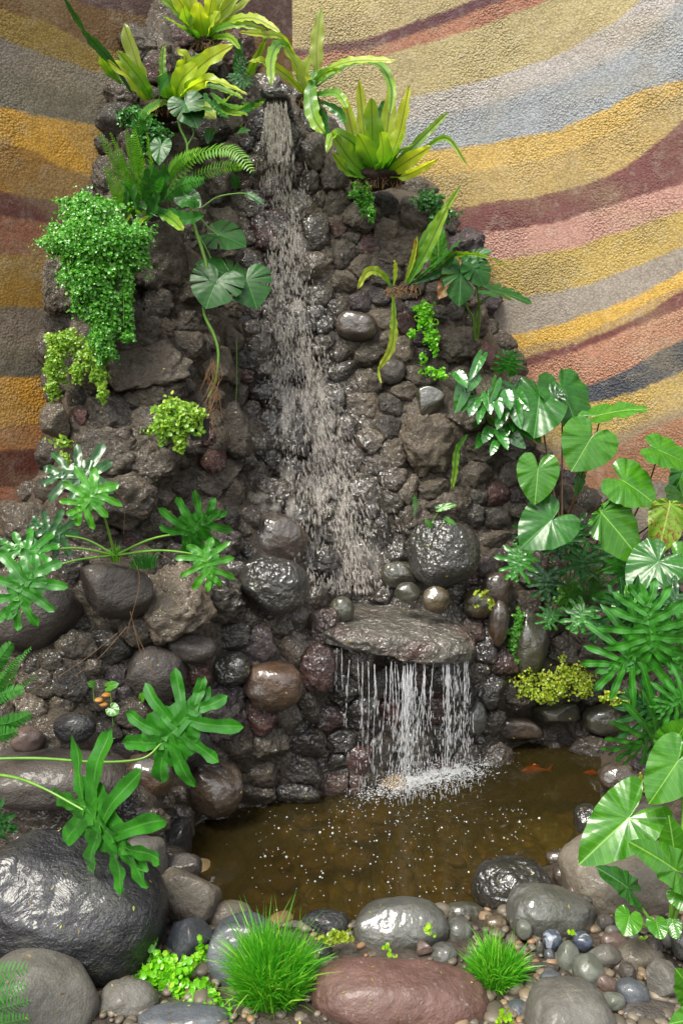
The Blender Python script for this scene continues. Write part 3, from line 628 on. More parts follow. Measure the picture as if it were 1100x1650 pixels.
# ------------------------------------------------------------------ stones round the pond: (px,py,w,h,zc,style,mat,rot,name,label)
FS = [
 (118,1462,296,206,.14,'granite','dark_wet',18,'boulder','huge dark wet boulder with bluish shine at the lower left'),
 (66,1614,196,150,.05,'river','grey',10,'boulder','smooth grey-brown boulder in the bottom left corner'),
 (205,1614,98,62,.04,'river','grey',-5,'boulder','flat grey stone between the corner boulder and the bright creeper'),
 (300,1652,170,60,.02,'river','slate',0,'boulder','dark slate stone cut by the bottom edge below the bright creeper'),
 (300,1447,106,98,.08,'angular','tan',8,'boulder','pale tan flat-topped angular stone at the left pond edge'),
 (368,1482,84,56,.03,'river','tan',0,'stone','low tan stone at the water between the angular stone and blue-grey boulder'),
 (308,1517,78,64,.05,'angular','slate',0,'stone','small dark creased stone above the bright creeper'),
 (388,1535,120,112,.06,'river','slate',-10,'boulder','blue-grey boulder left of the big grass clump'),
 (283,1352,72,66,.07,'angular','dark_wet',0,'stone','grey angular block at the left end of the pond'),
 (292,1398,66,44,.06,'angular','brown',0,'stone','dark angular block just below the grey block at the left pond end'),
 (232,1312,76,50,.12,'river','tan',0,'stone','tan oval stone under the lower split leaf'),
 (216,1342,38,26,.12,'river','tan',0,'stone','small pale stone tucked below the tan oval stone'),
 (228,1388,84,80,.10,'river','grey',0,'boulder','grey rounded boulder between the huge dark boulder and the pond'),
 (285,1272,40,40,.08,'angular','dark_wet',0,'stone','small black stone left of the wet brown corner boulder'),
 (645,1499,152,94,.04,'granite','grey_wet',-4,'boulder','greenish grey wet oval boulder at the front edge of the pond'),
 (524,1494,84,52,.03,'river','dark_wet',0,'boulder','dark wet stone right behind the big grass clump'),
 (557,1531,40,28,.03,'river','tan',0,'stone','squarish tan pebble left of the greenish oval boulder'),
 (517,1537,38,32,.025,'river','dark_wet',0,'stone','dark pebble between the grass clump and the squarish tan pebble'),
 (715,1542,48,44,.03,'river','grey_wet',0,'stone','round grey cobble just left of the small grass clump'),
 (683,1528,30,24,.05,'angular','pink',-25,'stone','small pinkish pebble lying against the greenish oval boulder'),
 (680,1552,28,16,.02,'river','slate',0,'stone','little grey pebble below the pinkish one'),
 (738,1504,46,54,.03,'river','grey_wet',0,'stone','wet olive-grey cobble right of the greenish oval boulder'),
 (748,1473,66,36,.0,'river','olive',0,'stone','brownish stone half under water between two front boulders'),
 (710,1468,34,24,.01,'river','tan',10,'stone','small tan stone at the waterline on top of the oval boulder'),
 (645,1622,286,140,.02,'granite','red_granite',4,'boulder','large flat reddish brown boulder at the bottom centre'),
 (602,1541,34,12,.03,'river','tan',0,'stone','thin pale pebble on the rear rim of the reddish boulder'),
 (826,1434,134,100,.03,'bumpy','bumpy',8,'boulder','rough glistening wet boulder at the right front edge of the pond'),
 (892,1480,156,88,.05,'granite','grey_wet',18,'boulder','long green-grey boulder slanting down behind the two blue pebbles'),
 (906,1418,30,50,.04,'river','brown_wet',-20,'stone','upright wet brown cobble between the rough boulder and the tan boulder'),
 (1000,1420,190,150,.06,'granite','tan',0,'boulder','wide dull tan boulder behind the heart-shaped leaves'),
 (976,1486,30,28,.05,'river','brown',0,'stone','brown pebble touching the foot of the wide tan boulder'),
 (799,1489,38,26,.04,'river','ochre',0,'stone','yellow-green wet pebble behind the small grass clump'),
 (844,1498,26,30,.06,'river','green_grey',0,'stone','upright pale grey pebble left of the two blue ones'),
 (889,1515,32,30,.06,'river','blue',0,'stone','blue pebble with white streaks, nearer the grass clump'),
 (938,1517,32,30,.06,'river','blue',30,'stone','blue pebble with a pale face, below the yellow sprig'),
 (914,1543,38,50,.05,'river','green_grey',0,'stone','tall smooth grey pebble standing between and below the blue pebbles'),
 (947,1566,50,58,.06,'river','green_grey',0,'stone','big egg-shaped grey-green pebble, tallest in the pebble patch'),
 (972,1543,58,36,.05,'river','grey',-20,'stone','slanting grey-brown pebble right behind the egg-shaped one'),
 (989,1518,46,28,.05,'river','pink',8,'stone','pinkish brown oval pebble below the round floating leaf'),
 (1020,1512,20,18,.05,'river','green_grey',0,'stone','tiny greenish pebble at the foot of the leaf stalk'),
 (986,1501,24,18,.05,'river','grey',0,'stone','small grey pebble half under the round leaf'),
 (1027,1549,84,60,.03,'river','tan',-10,'boulder','broad grey-tan stone at the centre of the pebble patch'),
 (1010,1566,26,28,.06,'river','brown',0,'stone','small brown pebble lying on the broad grey-tan stone'),
 (1064,1581,58,64,.06,'angular','grey',0,'stone','pale grey blocky cobble at the right of the pebble patch'),
 (1018,1600,52,46,.05,'river','slate',0,'stone','bluish grey round pebble with a light rim below the broad stone'),
 (988,1614,38,27,.05,'river','green_grey',0,'stone','small flat greenish pebble left of the bluish round one'),
 (979,1588,46,27,.05,'river','pink',35,'stone','purplish slanted pebble between the egg-shaped and the bluish pebbles'),
 (887,1581,36,30,.04,'river','slate',0,'stone','dark grey round pebble above the large tan boulder at the bottom'),
 (873,1560,56,17,.04,'river','brown',3,'stone','long thin brown pebble beside the small grass clump'),
 (887,1543,20,30,.04,'river','slate',-15,'stone','narrow upright grey pebble under the streaked blue one'),
 (869,1534,13,40,.04,'river','grey_wet',-6,'stone','thinnest upright sliver of grey stone right of the grass'),
 (941,1453,28,22,.06,'river','olive',0,'stone','olive pebble between the long green-grey and the tan boulder'),
 (924,1438,16,19,.06,'river','pink',0,'stone','tiny pink-brown pebble under the upright wet brown cobble'),
 (1052,1526,28,30,.06,'river','brown',20,'stone','brown pebble right of the leaf stalk'),
 (1072,1514,22,26,.07,'river','grey',0,'stone','small grey pebble behind the red-leaved speck at the right'),
 (1098,1520,40,48,.07,'river','grey_wet',0,'stone','grey-green cobble cut by the right edge'),
 (1045,1640,110,54,.02,'river','brown',0,'boulder','flat brown-grey stone cut by the bottom edge at the right'),
 (915,1652,142,132,.03,'granite','grey',0,'boulder','large tan-grey boulder at the bottom, right of the small grass clump'),
 (859,1597,34,30,.03,'river','slate',0,'stone','dark blue-grey pebble right under the small grass clump'),
 (833,1636,40,46,.02,'river','slate',0,'stone','grey cobble at the bottom between the reddish and tan-grey boulders'),
 (953,1603,19,15,.04,'river','ochre',0,'stone','tiny orange-ochre pebble below the purplish slanted one'),
 (945,1322,46,50,.02,'bumpy','bumpy',0,'stone','dark wet stone in the water left of the heart-shaped leaves'),
 (908,1382,60,30,.0,'bumpy','brown_wet',0,'stone','low wet brown stone barely out of the water at the right'),
 (1050,1330,80,70,.08,'river','brown',0,'boulder','dark stone hidden behind the big heart-shaped leaves'),
 (1090,1420,60,60,.09,'river','brown',0,'boulder','dark stone behind the stalks at the right edge'),
 (470,1500,60,30,.0,'river','grey',0,'stone','grey stone at the water edge behind the tall grass clump'),
 (440,1610,150,80,.0,'river','brown',0,'boulder','dark stone buried under the big grass clump'),
 (800,1600,110,60,.0,'river','brown',0,'boulder','dark stone buried under the small grass clump'),
]
for k, b in enumerate(FS):
    hz = b[4]; Yc = float(Yz(b[0], b[1], hz)); m = mpp(b[0], b[1], Yc); rx, rz = b[2] / 2 * m, b[3] / 2 * m
    ry = min(rz * 1.0, rx * 1.1) if b[3] > 14 else rx * .5
    sub = 6 if b[2] * b[3] > 5000 else 5 if b[2] > 34 else 4
    V, F = rock(sub, (rx, ry, rz), 700 + k, b[5], b[7])
    tag(mk(b[8], V + P(b[0], b[1], Yc), F, M[b[6]]), b[9], 'boulder' if b[8] == 'boulder' else ('pebble' if b[2] < 60 else 'stone'))
# loose gravel and crumbs between them
mb = MB(); r = np.random.default_rng(9); n_ = 0
while n_ < 1500:
    px, py = (r.uniform(-40, 1140), r.uniform(1470, 1690)) if n_ < 700 else (r.uniform(780, 1140), r.uniform(1400, 1690)) if n_ < 1250 else (r.uniform(-20, 330), r.uniform(1250, 1500))
    Yc = float(Yz(px, py, .035)); p = P(px, py, Yc); 
    if poly_sd(p[0], p[1], pw) < .005: continue
    n_ += 1; q = r.uniform(.003, .011) * (1 if r.random() < .85 else 1.8)
    V, F = rock(2, (q * r.uniform(.9, 1.6), q * r.uniform(.9, 1.3), q * .7), 9000 + n_, 'river'); a = r.uniform(0, 6)
    V = np.c_[V[:, 0] * math.cos(a) - V[:, 1] * math.sin(a), V[:, 0] * math.sin(a) + V[:, 1] * math.cos(a), V[:, 2]]
    mb.add(V + (p[0], p[1], float(gz(p[0], p[1])) + .004), F, rnd=r.random())
tag(mb.build('gravel', M['gravelm']), 'fine brown and grey gravel filling the gaps between the stones', 'gravel', kind='stuff')
# ------------------------------------------------------------------ stone spout and ledge
Yl = 3.08; m = mpp(450, 158, Yl)
V, F = rock(5, (24 * m, .10, 9 * m), 81, 'slab'); tag(mk('spout_stone', V + P(446, 166, Yl), F, M['bumpy']), 'flat pale lip stone the water pours from at the top', 'stone')
V, F = rock(6, (.262, .215, .052), 82, 'slab', 3)
V[:, 2] += np.where(V[:, 2] > 0, .010 * fbm(V * 9, 3, 4), -.012 * (V[:, 0] > 0)) - .03 * np.clip(V[:, 0], 0, 1)
V[:, 2] += .05 * V[:, 1]; V[:, 2] += .006 * fbm(V * 26, 3, 6)
LC = P(634, 1012, 2.72)
ledm = S('ledge_stone', lin('c4b8a0'), lin('9c917e'), .16, 1, bs=70, bstr=.8, bd=.008, patch=lin('9a6a5c'), speck=(.5, .48, .44))
tag(mk('stone_ledge', V + LC, F, ledm), 'wide wet flat stone ledge that the lower waterfall drops from', 'ledge')
# ------------------------------------------------------------------ falling water
O8 = np.array([(0,0,1),(1,0,.2),(0,1,.2),(-1,0,.2),(0,-1,.2),(.7,0,-.5),(0,.7,-.5),(-.7,0,-.5),(0,-.7,-.5),(0,0,-1)], float)
OF = np.array([(0,1,2),(0,2,3),(0,3,4),(0,4,1),(1,5,6),(1,6,2),(2,6,7),(2,7,3),(3,7,8),(3,8,4),(4,8,5),(4,5,1),(9,6,5),(9,7,6),(9,8,7),(9,5,8)])
def drops(pos, rad, length, dirs):
    pos = np.asarray(pos); n = len(pos); d = dirs / np.linalg.norm(dirs, axis=1)[:, None]
    a = np.cross(d, [0, 1, .01]); a /= np.linalg.norm(a, axis=1)[:, None]; b = np.cross(d, a)
    V = pos[:, None] + (O8[None, :, 0, None] * a[:, None] + O8[None, :, 1, None] * b[:, None]) * np.asarray(rad)[:, None, None] + O8[None, :, 2, None] * d[:, None] * np.asarray(length)[:, None, None]
    F = OF[None] + (np.arange(n) * len(O8))[:, None, None]
    return V.reshape(-1, 3), F.reshape(-1, 3)
r = np.random.default_rng(3)
n = 10500
yy = 168 + (965 - 168) * r.random(n) ** .85; c = np.interp(yy, WF[:, 1], WF[:, 0]); h = np.interp(yy, WF[:, 1], WF[:, 2])
xo = r.normal(size=n) * .42; xo = np.where(yy < 230, r.uniform(-1, 1, n), xo)
ridge = .55 * (yy > 480); k_ = r.random(n) < ridge * .5; xo = np.where(k_, .25 + .13 * r.normal(size=n), xo)
xx = c + xo * h
Yv = faceY(xx, yy) - .035 - .05 * r.random(n) * (yy > 250)
Yv = np.where(yy < 260, np.minimum(Yv, 2.99 + r.uniform(-.01, .01, n)), Yv)
p = P(xx, yy, Yv); sl = np.gradient(WF[:, 0], WF[:, 1]); sl = np.interp(yy, WF[:, 1], sl) * (.6 + 1.2 * xo)
dr = np.c_[sl + .12 * r.normal(size=n), .1 * r.normal(size=n), -np.ones(n)]
cl = fbm(np.c_[xx / 13, yy / 42, r.integers(0, 3, n) * 7.7], 2, 91) + .25 * noise(np.c_[xx / 5, yy / 12, 0 * xx], 92)
ok = (yy < 955) & ((cl > -.02) | ((yy < 240) & (r.random(n) < .6)) | (r.random(n) < .12))
crisp = r.random(n) < .28; V, F = drops(p[ok], np.where(crisp, r.uniform(.0006, .0015, n), r.uniform(.0016, .0042, n))[ok], (np.where(crisp, r.uniform(.003, .010, n), r.uniform(.006, .016, n)) * np.where(yy < 300, 1.4, 1))[ok], dr[ok]); AL = np.repeat(np.where(crisp, .5, .17)[ok], len(O8))
tag(mk('waterfall', V, F, M['drop'], attrs={'al': AL}), 'long thin waterfall streaking down the dark lava wall', 'waterfall', kind='structure')
def veil(name, rows, off, nu=24, nv=150, m='veil', fixY=None, kind='structure'):
    rows = np.array(rows, float); ys_ = np.linspace(rows[0, 1], rows[-1, 1], nv); us = np.linspace(-1, 1, nu)
    U, YY = np.meshgrid(us, ys_); XX = np.interp(YY, rows[:, 1], rows[:, 0]) + U * np.interp(YY, rows[:, 1], rows[:, 2])
    YD = faceY(XX, YY) - off if fixY is None else fixY(XX, YY)
    YD = YD + .012 * noise(np.c_[XX.ravel() / 18, YY.ravel() / 60, 0 * XX.ravel()], 8).reshape(XX.shape)
    V = P(XX, YY, YD).reshape(-1, 3); i = np.arange(XX.size).reshape(XX.shape)
    F = np.stack([i[:-1, :-1], i[:-1, 1:], i[1:, 1:], i[1:, :-1]], -1).reshape(-1, 4)
    e = (1 - U ** 2) ** .8 * sstep(YY, ys_[0] - 1, ys_[0] + 40) * (1 - .8 * sstep(YY, ys_[-1] - 30, ys_[-1] + 1))
    return tag(mk(name, V, F, M[m], uv=np.c_[XX.ravel() / 1000, YY.ravel() / 1000], attrs={'edge': e.ravel()}), kind=kind)
o = veil('waterfall_sheet', WF + np.array([(0, 3, 4)]), .03)
o = veil('waterfall_spray_sheet', [(490, 560, 70), (485, 700, 95), (480, 800, 105), (530, 950, 95)], .055, nu=30, nv=120)
# curtain from the ledge
n_st = 95; pos = []; rad = []; ln = []; ribs = MB()
src = np.concatenate([[542, 549, 579, 584, 603, 607, 632, 637, 641, 655, 757, 749, 560, 593, 618], r.uniform(650, 756, 18), r.normal(664, 6, 6), r.uniform(595, 752, 3)])
for k, sx in enumerate(src):
    dens = 1 if sx > 645 else .55
    Yf = 2.72 - .205 * (1 - abs((sx - 634) / 135) ** 3.6) ** (1 / 3.6) if abs(sx - 634) < 134 else 2.68
    Yf += -.006 + .014 * r.random(); x0 = (sx - 550) / FPX * Yf / ray(sx, 1040)[1]; z0 = LC[2] - .045 - .02 * r.random() - (.035 if sx < 700 else .0)
    if sx < 560: z0 = LC[2] - .0455; 
    wob = r.normal(size=3) * .007; ff = r.uniform(6, 16); cnt = int((r.uniform(25, 75) if sx > 645 else r.uniform(18, 40)))
    if sx < 560: cnt = 12
    zz = z0 * (1 - r.random(cnt) ** 1.1) if sx >= 560 else z0 * (1 - .22 * r.random(cnt))
    fall = (z0 - zz)
    spread = .001 + .016 * fall / z0 * (1.4 if sx > 645 else .5)
    pos.append(np.c_[x0 + wob[0] * np.sin(fall * ff + k) + r.normal(size=cnt) * spread, Yf - .035 * np.sqrt(fall) + r.normal(size=cnt) * spread, zz])
    rad.append(r.uniform(.0007, .0018, cnt)); ln.append(r.uniform(.004, .013, cnt) * (1 + .6 * (1 - fall / z0)))
    # continuous thread in its first part
    L = r.uniform(.08, .40) if sx >= 560 else .08; zz = np.linspace(z0 + .03, z0 - L, 22); f_ = z0 - zz; xx_ = x0 + wob[0] * np.sin(f_ * ff + k); yy_ = Yf - .035 * np.sqrt(np.clip(f_, 0, 1)); w_ = .0013 * (1 - .6 * (f_ + .03) / L) * (1 + .5 * np.sin(f_ * 150 + k))
    an = np.linspace(0, 2 * math.pi, 6, endpoint=False)
    V = np.stack([xx_[:, None] + w_[:, None] * np.cos(an), yy_[:, None] + w_[:, None] * np.sin(an), np.repeat(zz[:, None], 6, 1)], -1).reshape(-1, 3)
    i = np.arange(22 * 6).reshape(22, 6); j = np.roll(i, -1, 1); ribs.add(V, np.stack([i[:-1], j[:-1], j[1:], i[1:]], -1).reshape(-1, 4))
pos = np.concatenate(pos); V, F = drops(pos, np.concatenate(rad), np.concatenate(ln), np.c_[r.normal(size=(len(pos), 2)) * .05, -np.ones(len(pos))])
ribs.add(V, F); tag(ribs.build('lower_waterfall', M['drop2']), 'curtain of water threads falling from the ledge into the pond', 'waterfall', kind='structure')
# splash, foam and bubbles
pos = []; rad = []; ln = []
for k in range(3200):
    sx = r.choice([606, 640, 665, 690, 715, 740, 765]) + r.normal() * 22; sy = 1280 - .2 * (sx - 600) + r.normal() * 9
    Ys = float(Yz(sx, sy, 0)); q = P(sx, sy, Ys); hgt = abs(r.normal()) * .018 * (r.random() < .6)
    pos.append(q + (0, 0, hgt * 1.3 + .001)); rad.append(r.uniform(.0006, .0022)); ln.append(rad[-1] * r.uniform(.8, 1.6))
V, F = drops(np.array(pos), rad, ln, r.normal(size=(len(pos), 3)) + (0, 0, .6))
tag(mk('splash', V, F, M['foam']), 'white splashing foam where the lower waterfall hits the pond', 'splash', kind='stuff')
pos = []; rad = []
hemi = ico(2)
mbb = MB()
for k in range(430):
    if k < 330: sx, sy = 400 + 460 * r.random(), 1290 + 190 * r.random()
    elif k < 480: sx, sy = 640 + r.normal() * 130, 1300 + abs(r.normal()) * 28
    else: sx, sy = 760 + 190 * r.random(), 1205 + 130 * r.random()
    q = P(sx, sy, float(Yz(sx, sy, 0)))
    if poly_sd(q[0], q[1], pw) > -.03: continue
    s_ = (r.uniform(.0008, .0020) if r.random() < .94 else r.uniform(.0024, .004)) * (1 if sy > 1290 else .7)
    mbb.add(hemi[0] * s_ + q + (0, 0, s_ * .3), hemi[1])
tag(mbb.build('bubbles', M['foam']), 'small white bubbles drifting over the brown pond', 'bubbles', kind='stuff')
veil('ledge_water', [(700, 985, 50), (700, 1035, 56), (690, 1056, 56)], 0, nu=24, nv=30, m='veil2', fixY=lambda X_, Y_: 2.50 + np.clip(1020 - Y_, 0, 60) * .0035 + .0003 * np.clip(X_ - 690, 0, 100))
# broken foam lying on the water
X, Y = np.meshgrid(np.linspace(0, 1, 150), np.linspace(0, 1, 60)); fx = 575 + 235 * X; fy = 1302 - .22 * (fx - 575) - 62 * (1 - Y)
FP = P(fx, fy, Yz(fx, fy, 0.0)); nz_ = fbm(FP.reshape(-1, 3) * 45, 3, 71); ed = (np.sin(np.pi * X) ** .6 * np.sin(np.pi * Y) ** .7).ravel(); dens = nz_ + .9 * ed - .55
V = FP.reshape(-1, 3) + np.c_[0 * nz_, 0 * nz_, .004 + .012 * np.clip(dens, 0, 1) * (1 + fbm(FP.reshape(-1, 3) * 150, 2, 72))]
i = np.arange(X.size).reshape(X.shape); F = np.stack([i[:-1, :-1], i[:-1, 1:], i[1:, 1:], i[1:, :-1]], -1).reshape(-1, 4); F = F[(dens[F] > 0.02).all(1)]
used = np.zeros(len(V), bool); used[F.ravel()] = True; rm = np.cumsum(used) - 1
tag(mk('foam', V[used], rm[F], M['foam']), 'broken white foam on the water under the lower waterfall', 'foam', kind='stuff')
# ------------------------------------------------------------------ fish
def fish(px, py, L, ang, mat, label):
    Yf = float(Yz(px, py, -.02)); c = P(px, py, Yf); nb = 14; ts = np.linspace(0, 1, nb); prof = np.array([.02,.35,.62,.85,.97,1,.98,.9,.78,.62,.47,.34,.24,.2])
    an = np.linspace(0, 2 * math.pi, 12, endpoint=False); V = []
    for t, q in zip(ts, prof):
        w = q * L * .12; hh = q * L * .14; sw = .06 * L * math.sin(t * 4.2)
        V.append(np.c_[np.full(12, (t - .5) * L), w * np.cos(an) + sw, hh * np.sin(an)])
    V = np.concatenate(V); i = np.arange(nb * 12).reshape(nb, 12); j = np.roll(i, -1, 1)
    F4 = np.stack([i[:-1], j[:-1], j[1:], i[1:]], -1).reshape(-1, 4)
    root = thing('goldfish', label, 'fish', c, 'goldfish in the pond'); a = math.radians(ang); Rm = np.array([(math.cos(a), -math.sin(a), 0), (math.sin(a), math.cos(a), 0), (0, 0, 1)])
    T = lambda v: v @ Rm.T + c
    mk('body', T(V), [F4, i[:1, ::-1], i[-1:]], mat, root)
    sw = .06 * L * math.sin(4.2)
    def fin(name, pts): 
        pts = np.array(pts) * L; up = np.array([0, .012 * L, 0]) if name != 'side_fin' else np.array([0, 0, .012 * L]); k = len(pts)
        V = np.concatenate([pts + up, pts - up]); q = np.arange(k)
        mk(name, T(V), [q[None], q[None, ::-1] + k, np.stack([q, q + k, np.roll(q, -1) + k, np.roll(q, -1)], -1)], mat, root)
    s_ = sw / L
    fin('tail_fin', [(.48, s_, .03), (.68, s_ * .4, .16), (.62, s_ * .5, 0), (.68, s_ * .4, -.14), (.48, s_, -.03)])
    fin('dorsal_fin', [(-.12, .03, .12), (.0, .04, .22), (.22, .05, .16), (.25, .05, .09)])
    fin('side_fin', [(-.2, .1, -.04), (-.06, .2, -.07), (-.1, .09, -.05)]); fin('side_fin', [(-.2, -.07, -.04), (-.06, -.17, -.07), (-.1, -.06, -.05)])
fish(860, 1241, .10, 10, M['fish'], 'orange goldfish just under the surface, nearer the waterfall')
fish(953, 1246, .06, -8, M['fishred'], 'small red goldfish by the right edge of the pond')
# ------------------------------------------------------------------ leaf shapes
def catmull(pts, n):
    pts = np.array(pts, float)
    if len(pts) == 2: return pts[0] + (pts[1] - pts[0]) * np.linspace(0, 1, n)[:, None]
    q = np.vstack([2 * pts[0] - pts[1], pts, 2 * pts[-1] - pts[-2]]); out = []
    for t in np.linspace(0, len(pts) - 1 - 1e-6, n):
        i = int(t); f = t - i; a, b, c, d = q[i:i + 4]
        out.append(.5 * (2 * b + (c - a) * f + (2 * a - 5 * b + 4 * c - d) * f * f + (3 * b - a - 3 * c + d) * f ** 3))
    return np.array(out)
def path3(pts, Y):
    Ys = np.linspace(Y[0], Y[1], len(pts)) if isinstance(Y, tuple) else (Y if isinstance(Y, list) else [Y] * len(pts))
    return np.array([P(p[0], p[1], y) for p, y in zip(pts, Ys)])
def unit(v): return v / np.maximum(np.linalg.norm(v, axis=-1, keepdims=True), 1e-9)
UP = np.array([0, 0, 1.]); TOC = np.array([0, -1., .25])
def tube(C, rad, sides=6):
    C = np.array(C); n = len(C); rad = np.broadcast_to(rad, n); T = unit(np.gradient(C, axis=0))
    a = unit(np.cross(T, [.1, 1, .2])); b = np.cross(T, a); an = np.linspace(0, 2 * math.pi, sides, endpoint=False)
    V = C[:, None] + rad[:, None, None] * (np.cos(an)[None, :, None] * a[:, None] + np.sin(an)[None, :, None] * b[:, None])
    i = np.arange(n * sides).reshape(n, sides); j = np.roll(i, -1, 1)
    return V.reshape(-1, 3), np.stack([i[:-1], j[:-1], j[1:], i[1:]], -1).reshape(-1, 4)
def strap(pts, Y, width, wav=.12, fold=.25, tw=0., nl=34, nc=7, seed=0, blunt=.5, hint=None, uvs=1.0, base_w=.25):
    C = catmull(path3(pts, Y), nl); r = np.random.default_rng(abs(int(seed)))
    ym = np.mean(C[:, 1]); Wd = width * mpp(pts[0][0], pts[0][1], ym)
    T = unit(np.gradient(C, axis=0)); h = unit(np.array(hint if hint is not None else TOC + .35 * r.normal(size=3)))
    Sd = unit(np.cross(T, h)); Nn = np.cross(Sd, T)
    t = np.linspace(0, 1, nl); prof = np.minimum(1, base_w + (1 - base_w) * (t / .45)) * (1 - t ** (2.5 + 3 * blunt)) ** .6
    prof = np.maximum(prof, .02); L = np.linalg.norm(np.diff(C, axis=0), axis=1).sum()
    u = np.linspace(-1, 1, nc); V = []; ph = r.uniform(0, 6, 2); k = L / max(Wd, 1e-4) * 1.1
    ang = tw * t
    for i in range(nl):
        s = Sd[i] * math.cos(ang[i]) + Nn[i] * math.sin(ang[i]); n_ = -Sd[i] * math.sin(ang[i]) + Nn[i] * math.cos(ang[i])
        wv = .6 * wav * Wd * (.5 + .8 * abs(math.sin(2.1 * t[i] * 3 + ph[0]))) * (np.abs(u) ** 2) * np.where(u < 0, math.sin(k * 6.28 * t[i] + ph[0]) + .5 * math.sin(k * 2.3 * t[i] + ph[1]), math.sin(k * 5.6 * t[i] + ph[1]) + .5 * math.sin(k * 2.9 * t[i] + ph[0]))
        edge = 1 + .10 * np.abs(u) * math.sin(k * 4.1 * t[i] + ph[0])
        V.append(C[i] + s * (u * Wd / 2 * prof[i] * edge)[:, None] + n_ * (fold * np.abs(u) * Wd / 2 * prof[i] + wv * min(1, 3 * t[i]))[:, None])
    V = np.concatenate(V); i = np.arange(nl * nc).reshape(nl, nc)
    F = np.stack([i[:-1, :-1], i[:-1, 1:], i[1:, 1:], i[1:, :-1]], -1).reshape(-1, 4)
    U, T2 = np.meshgrid(u * .5 * Wd / L * uvs, t); U = U * prof[:, None]
    return V, F, np.c_[U.ravel(), T2.ravel()]
SHAPES = {  # angle from the tip (deg) -> radius (leaf length = 1 from the stalk to the tip)
 'heart': [(0,1),(8,.93),(20,.82),(40,.70),(60,.62),(80,.60),(100,.60),(120,.62),(140,.62),(155,.54),(168,.32),(176,.10),(180,.03)],
 'arrow': [(0,1),(5,.94),(15,.80),(30,.64),(50,.53),(70,.48),(90,.47),(110,.50),(130,.58),(145,.64),(155,.60),(165,.38),(174,.12),(180,.04)],
 'ovate': [(0,1),(5,.93),(12,.78),(22,.58),(35,.42),(55,.30),(80,.22),(110,.16),(150,.10),(180,.06)],
 'round': [(0,1),(15,.95),(40,.86),(70,.78),(100,.74),(130,.70),(155,.56),(170,.25),(180,.05)],
}
def polar(A, T, width, shape='heart', hint=None, fold=.15, droop=.15, wave=.03, seed=0, cuts=None, na=72, nr=9, kx=None):
    """A stalk joint, T tip (3-D), width in metres = full width"""
    r = np.random.default_rng(abs(int(seed))); L = np.linalg.norm(T - A); y = (T - A) / L
    h = unit(np.array(hint if hint is not None else TOC + .3 * r.normal(size=3))); x = unit(np.cross(y, h)); n_ = np.cross(x, y)
    tab = np.array(SHAPES[shape], float); th = np.linspace(-180, 180, na * (2 if cuts else 1) + 1)
    rad = np.interp(np.abs(th), tab[:, 0], tab[:, 1])
    if cuts:   # monstera slits between fingers
        m = np.ones_like(th)
        for side in (-1, 1):
            for c in cuts:
                c2 = side * (c + r.uniform(-4, 4)); dpt = r.uniform(.45, .68); m = np.minimum(m, 1 - dpt * np.exp(-((th - c2) / 3.2) ** 4))
        rad = rad * m
    xmax = np.max(rad * np.abs(np.sin(np.radians(th)))); sx = width / L / (2 * xmax)
    rho = np.linspace(0.0, 1, nr) ** .9
    TH, RH = np.meshgrid(np.radians(th), rho); R_ = RH * rad[None]
    X = R_ * np.sin(TH) * sx; Y = R_ * np.cos(TH)
    ph = r.uniform(0, 6); Z = fold * np.abs(X) - droop * (Y ** 2) * (Y > 0) - droop * 1.2 * X ** 2 - droop * .8 * (Y ** 2) * (Y < 0) + wave * (RH ** 2) * (np.sin(TH * 9 + ph) + .6 * np.sin(TH * 17 + 2 * ph))
    V = A + (X[..., None] * x + Y[..., None] * y + Z[..., None] * n_) * L
    i = np.arange(X.size).reshape(X.shape); F = np.stack([i[:-1, :-1], i[:-1, 1:], i[1:, 1:], i[1:, :-1]], -1).reshape(-1, 4)
    return V.reshape(-1, 3), F, np.c_[X.ravel(), Y.ravel()]
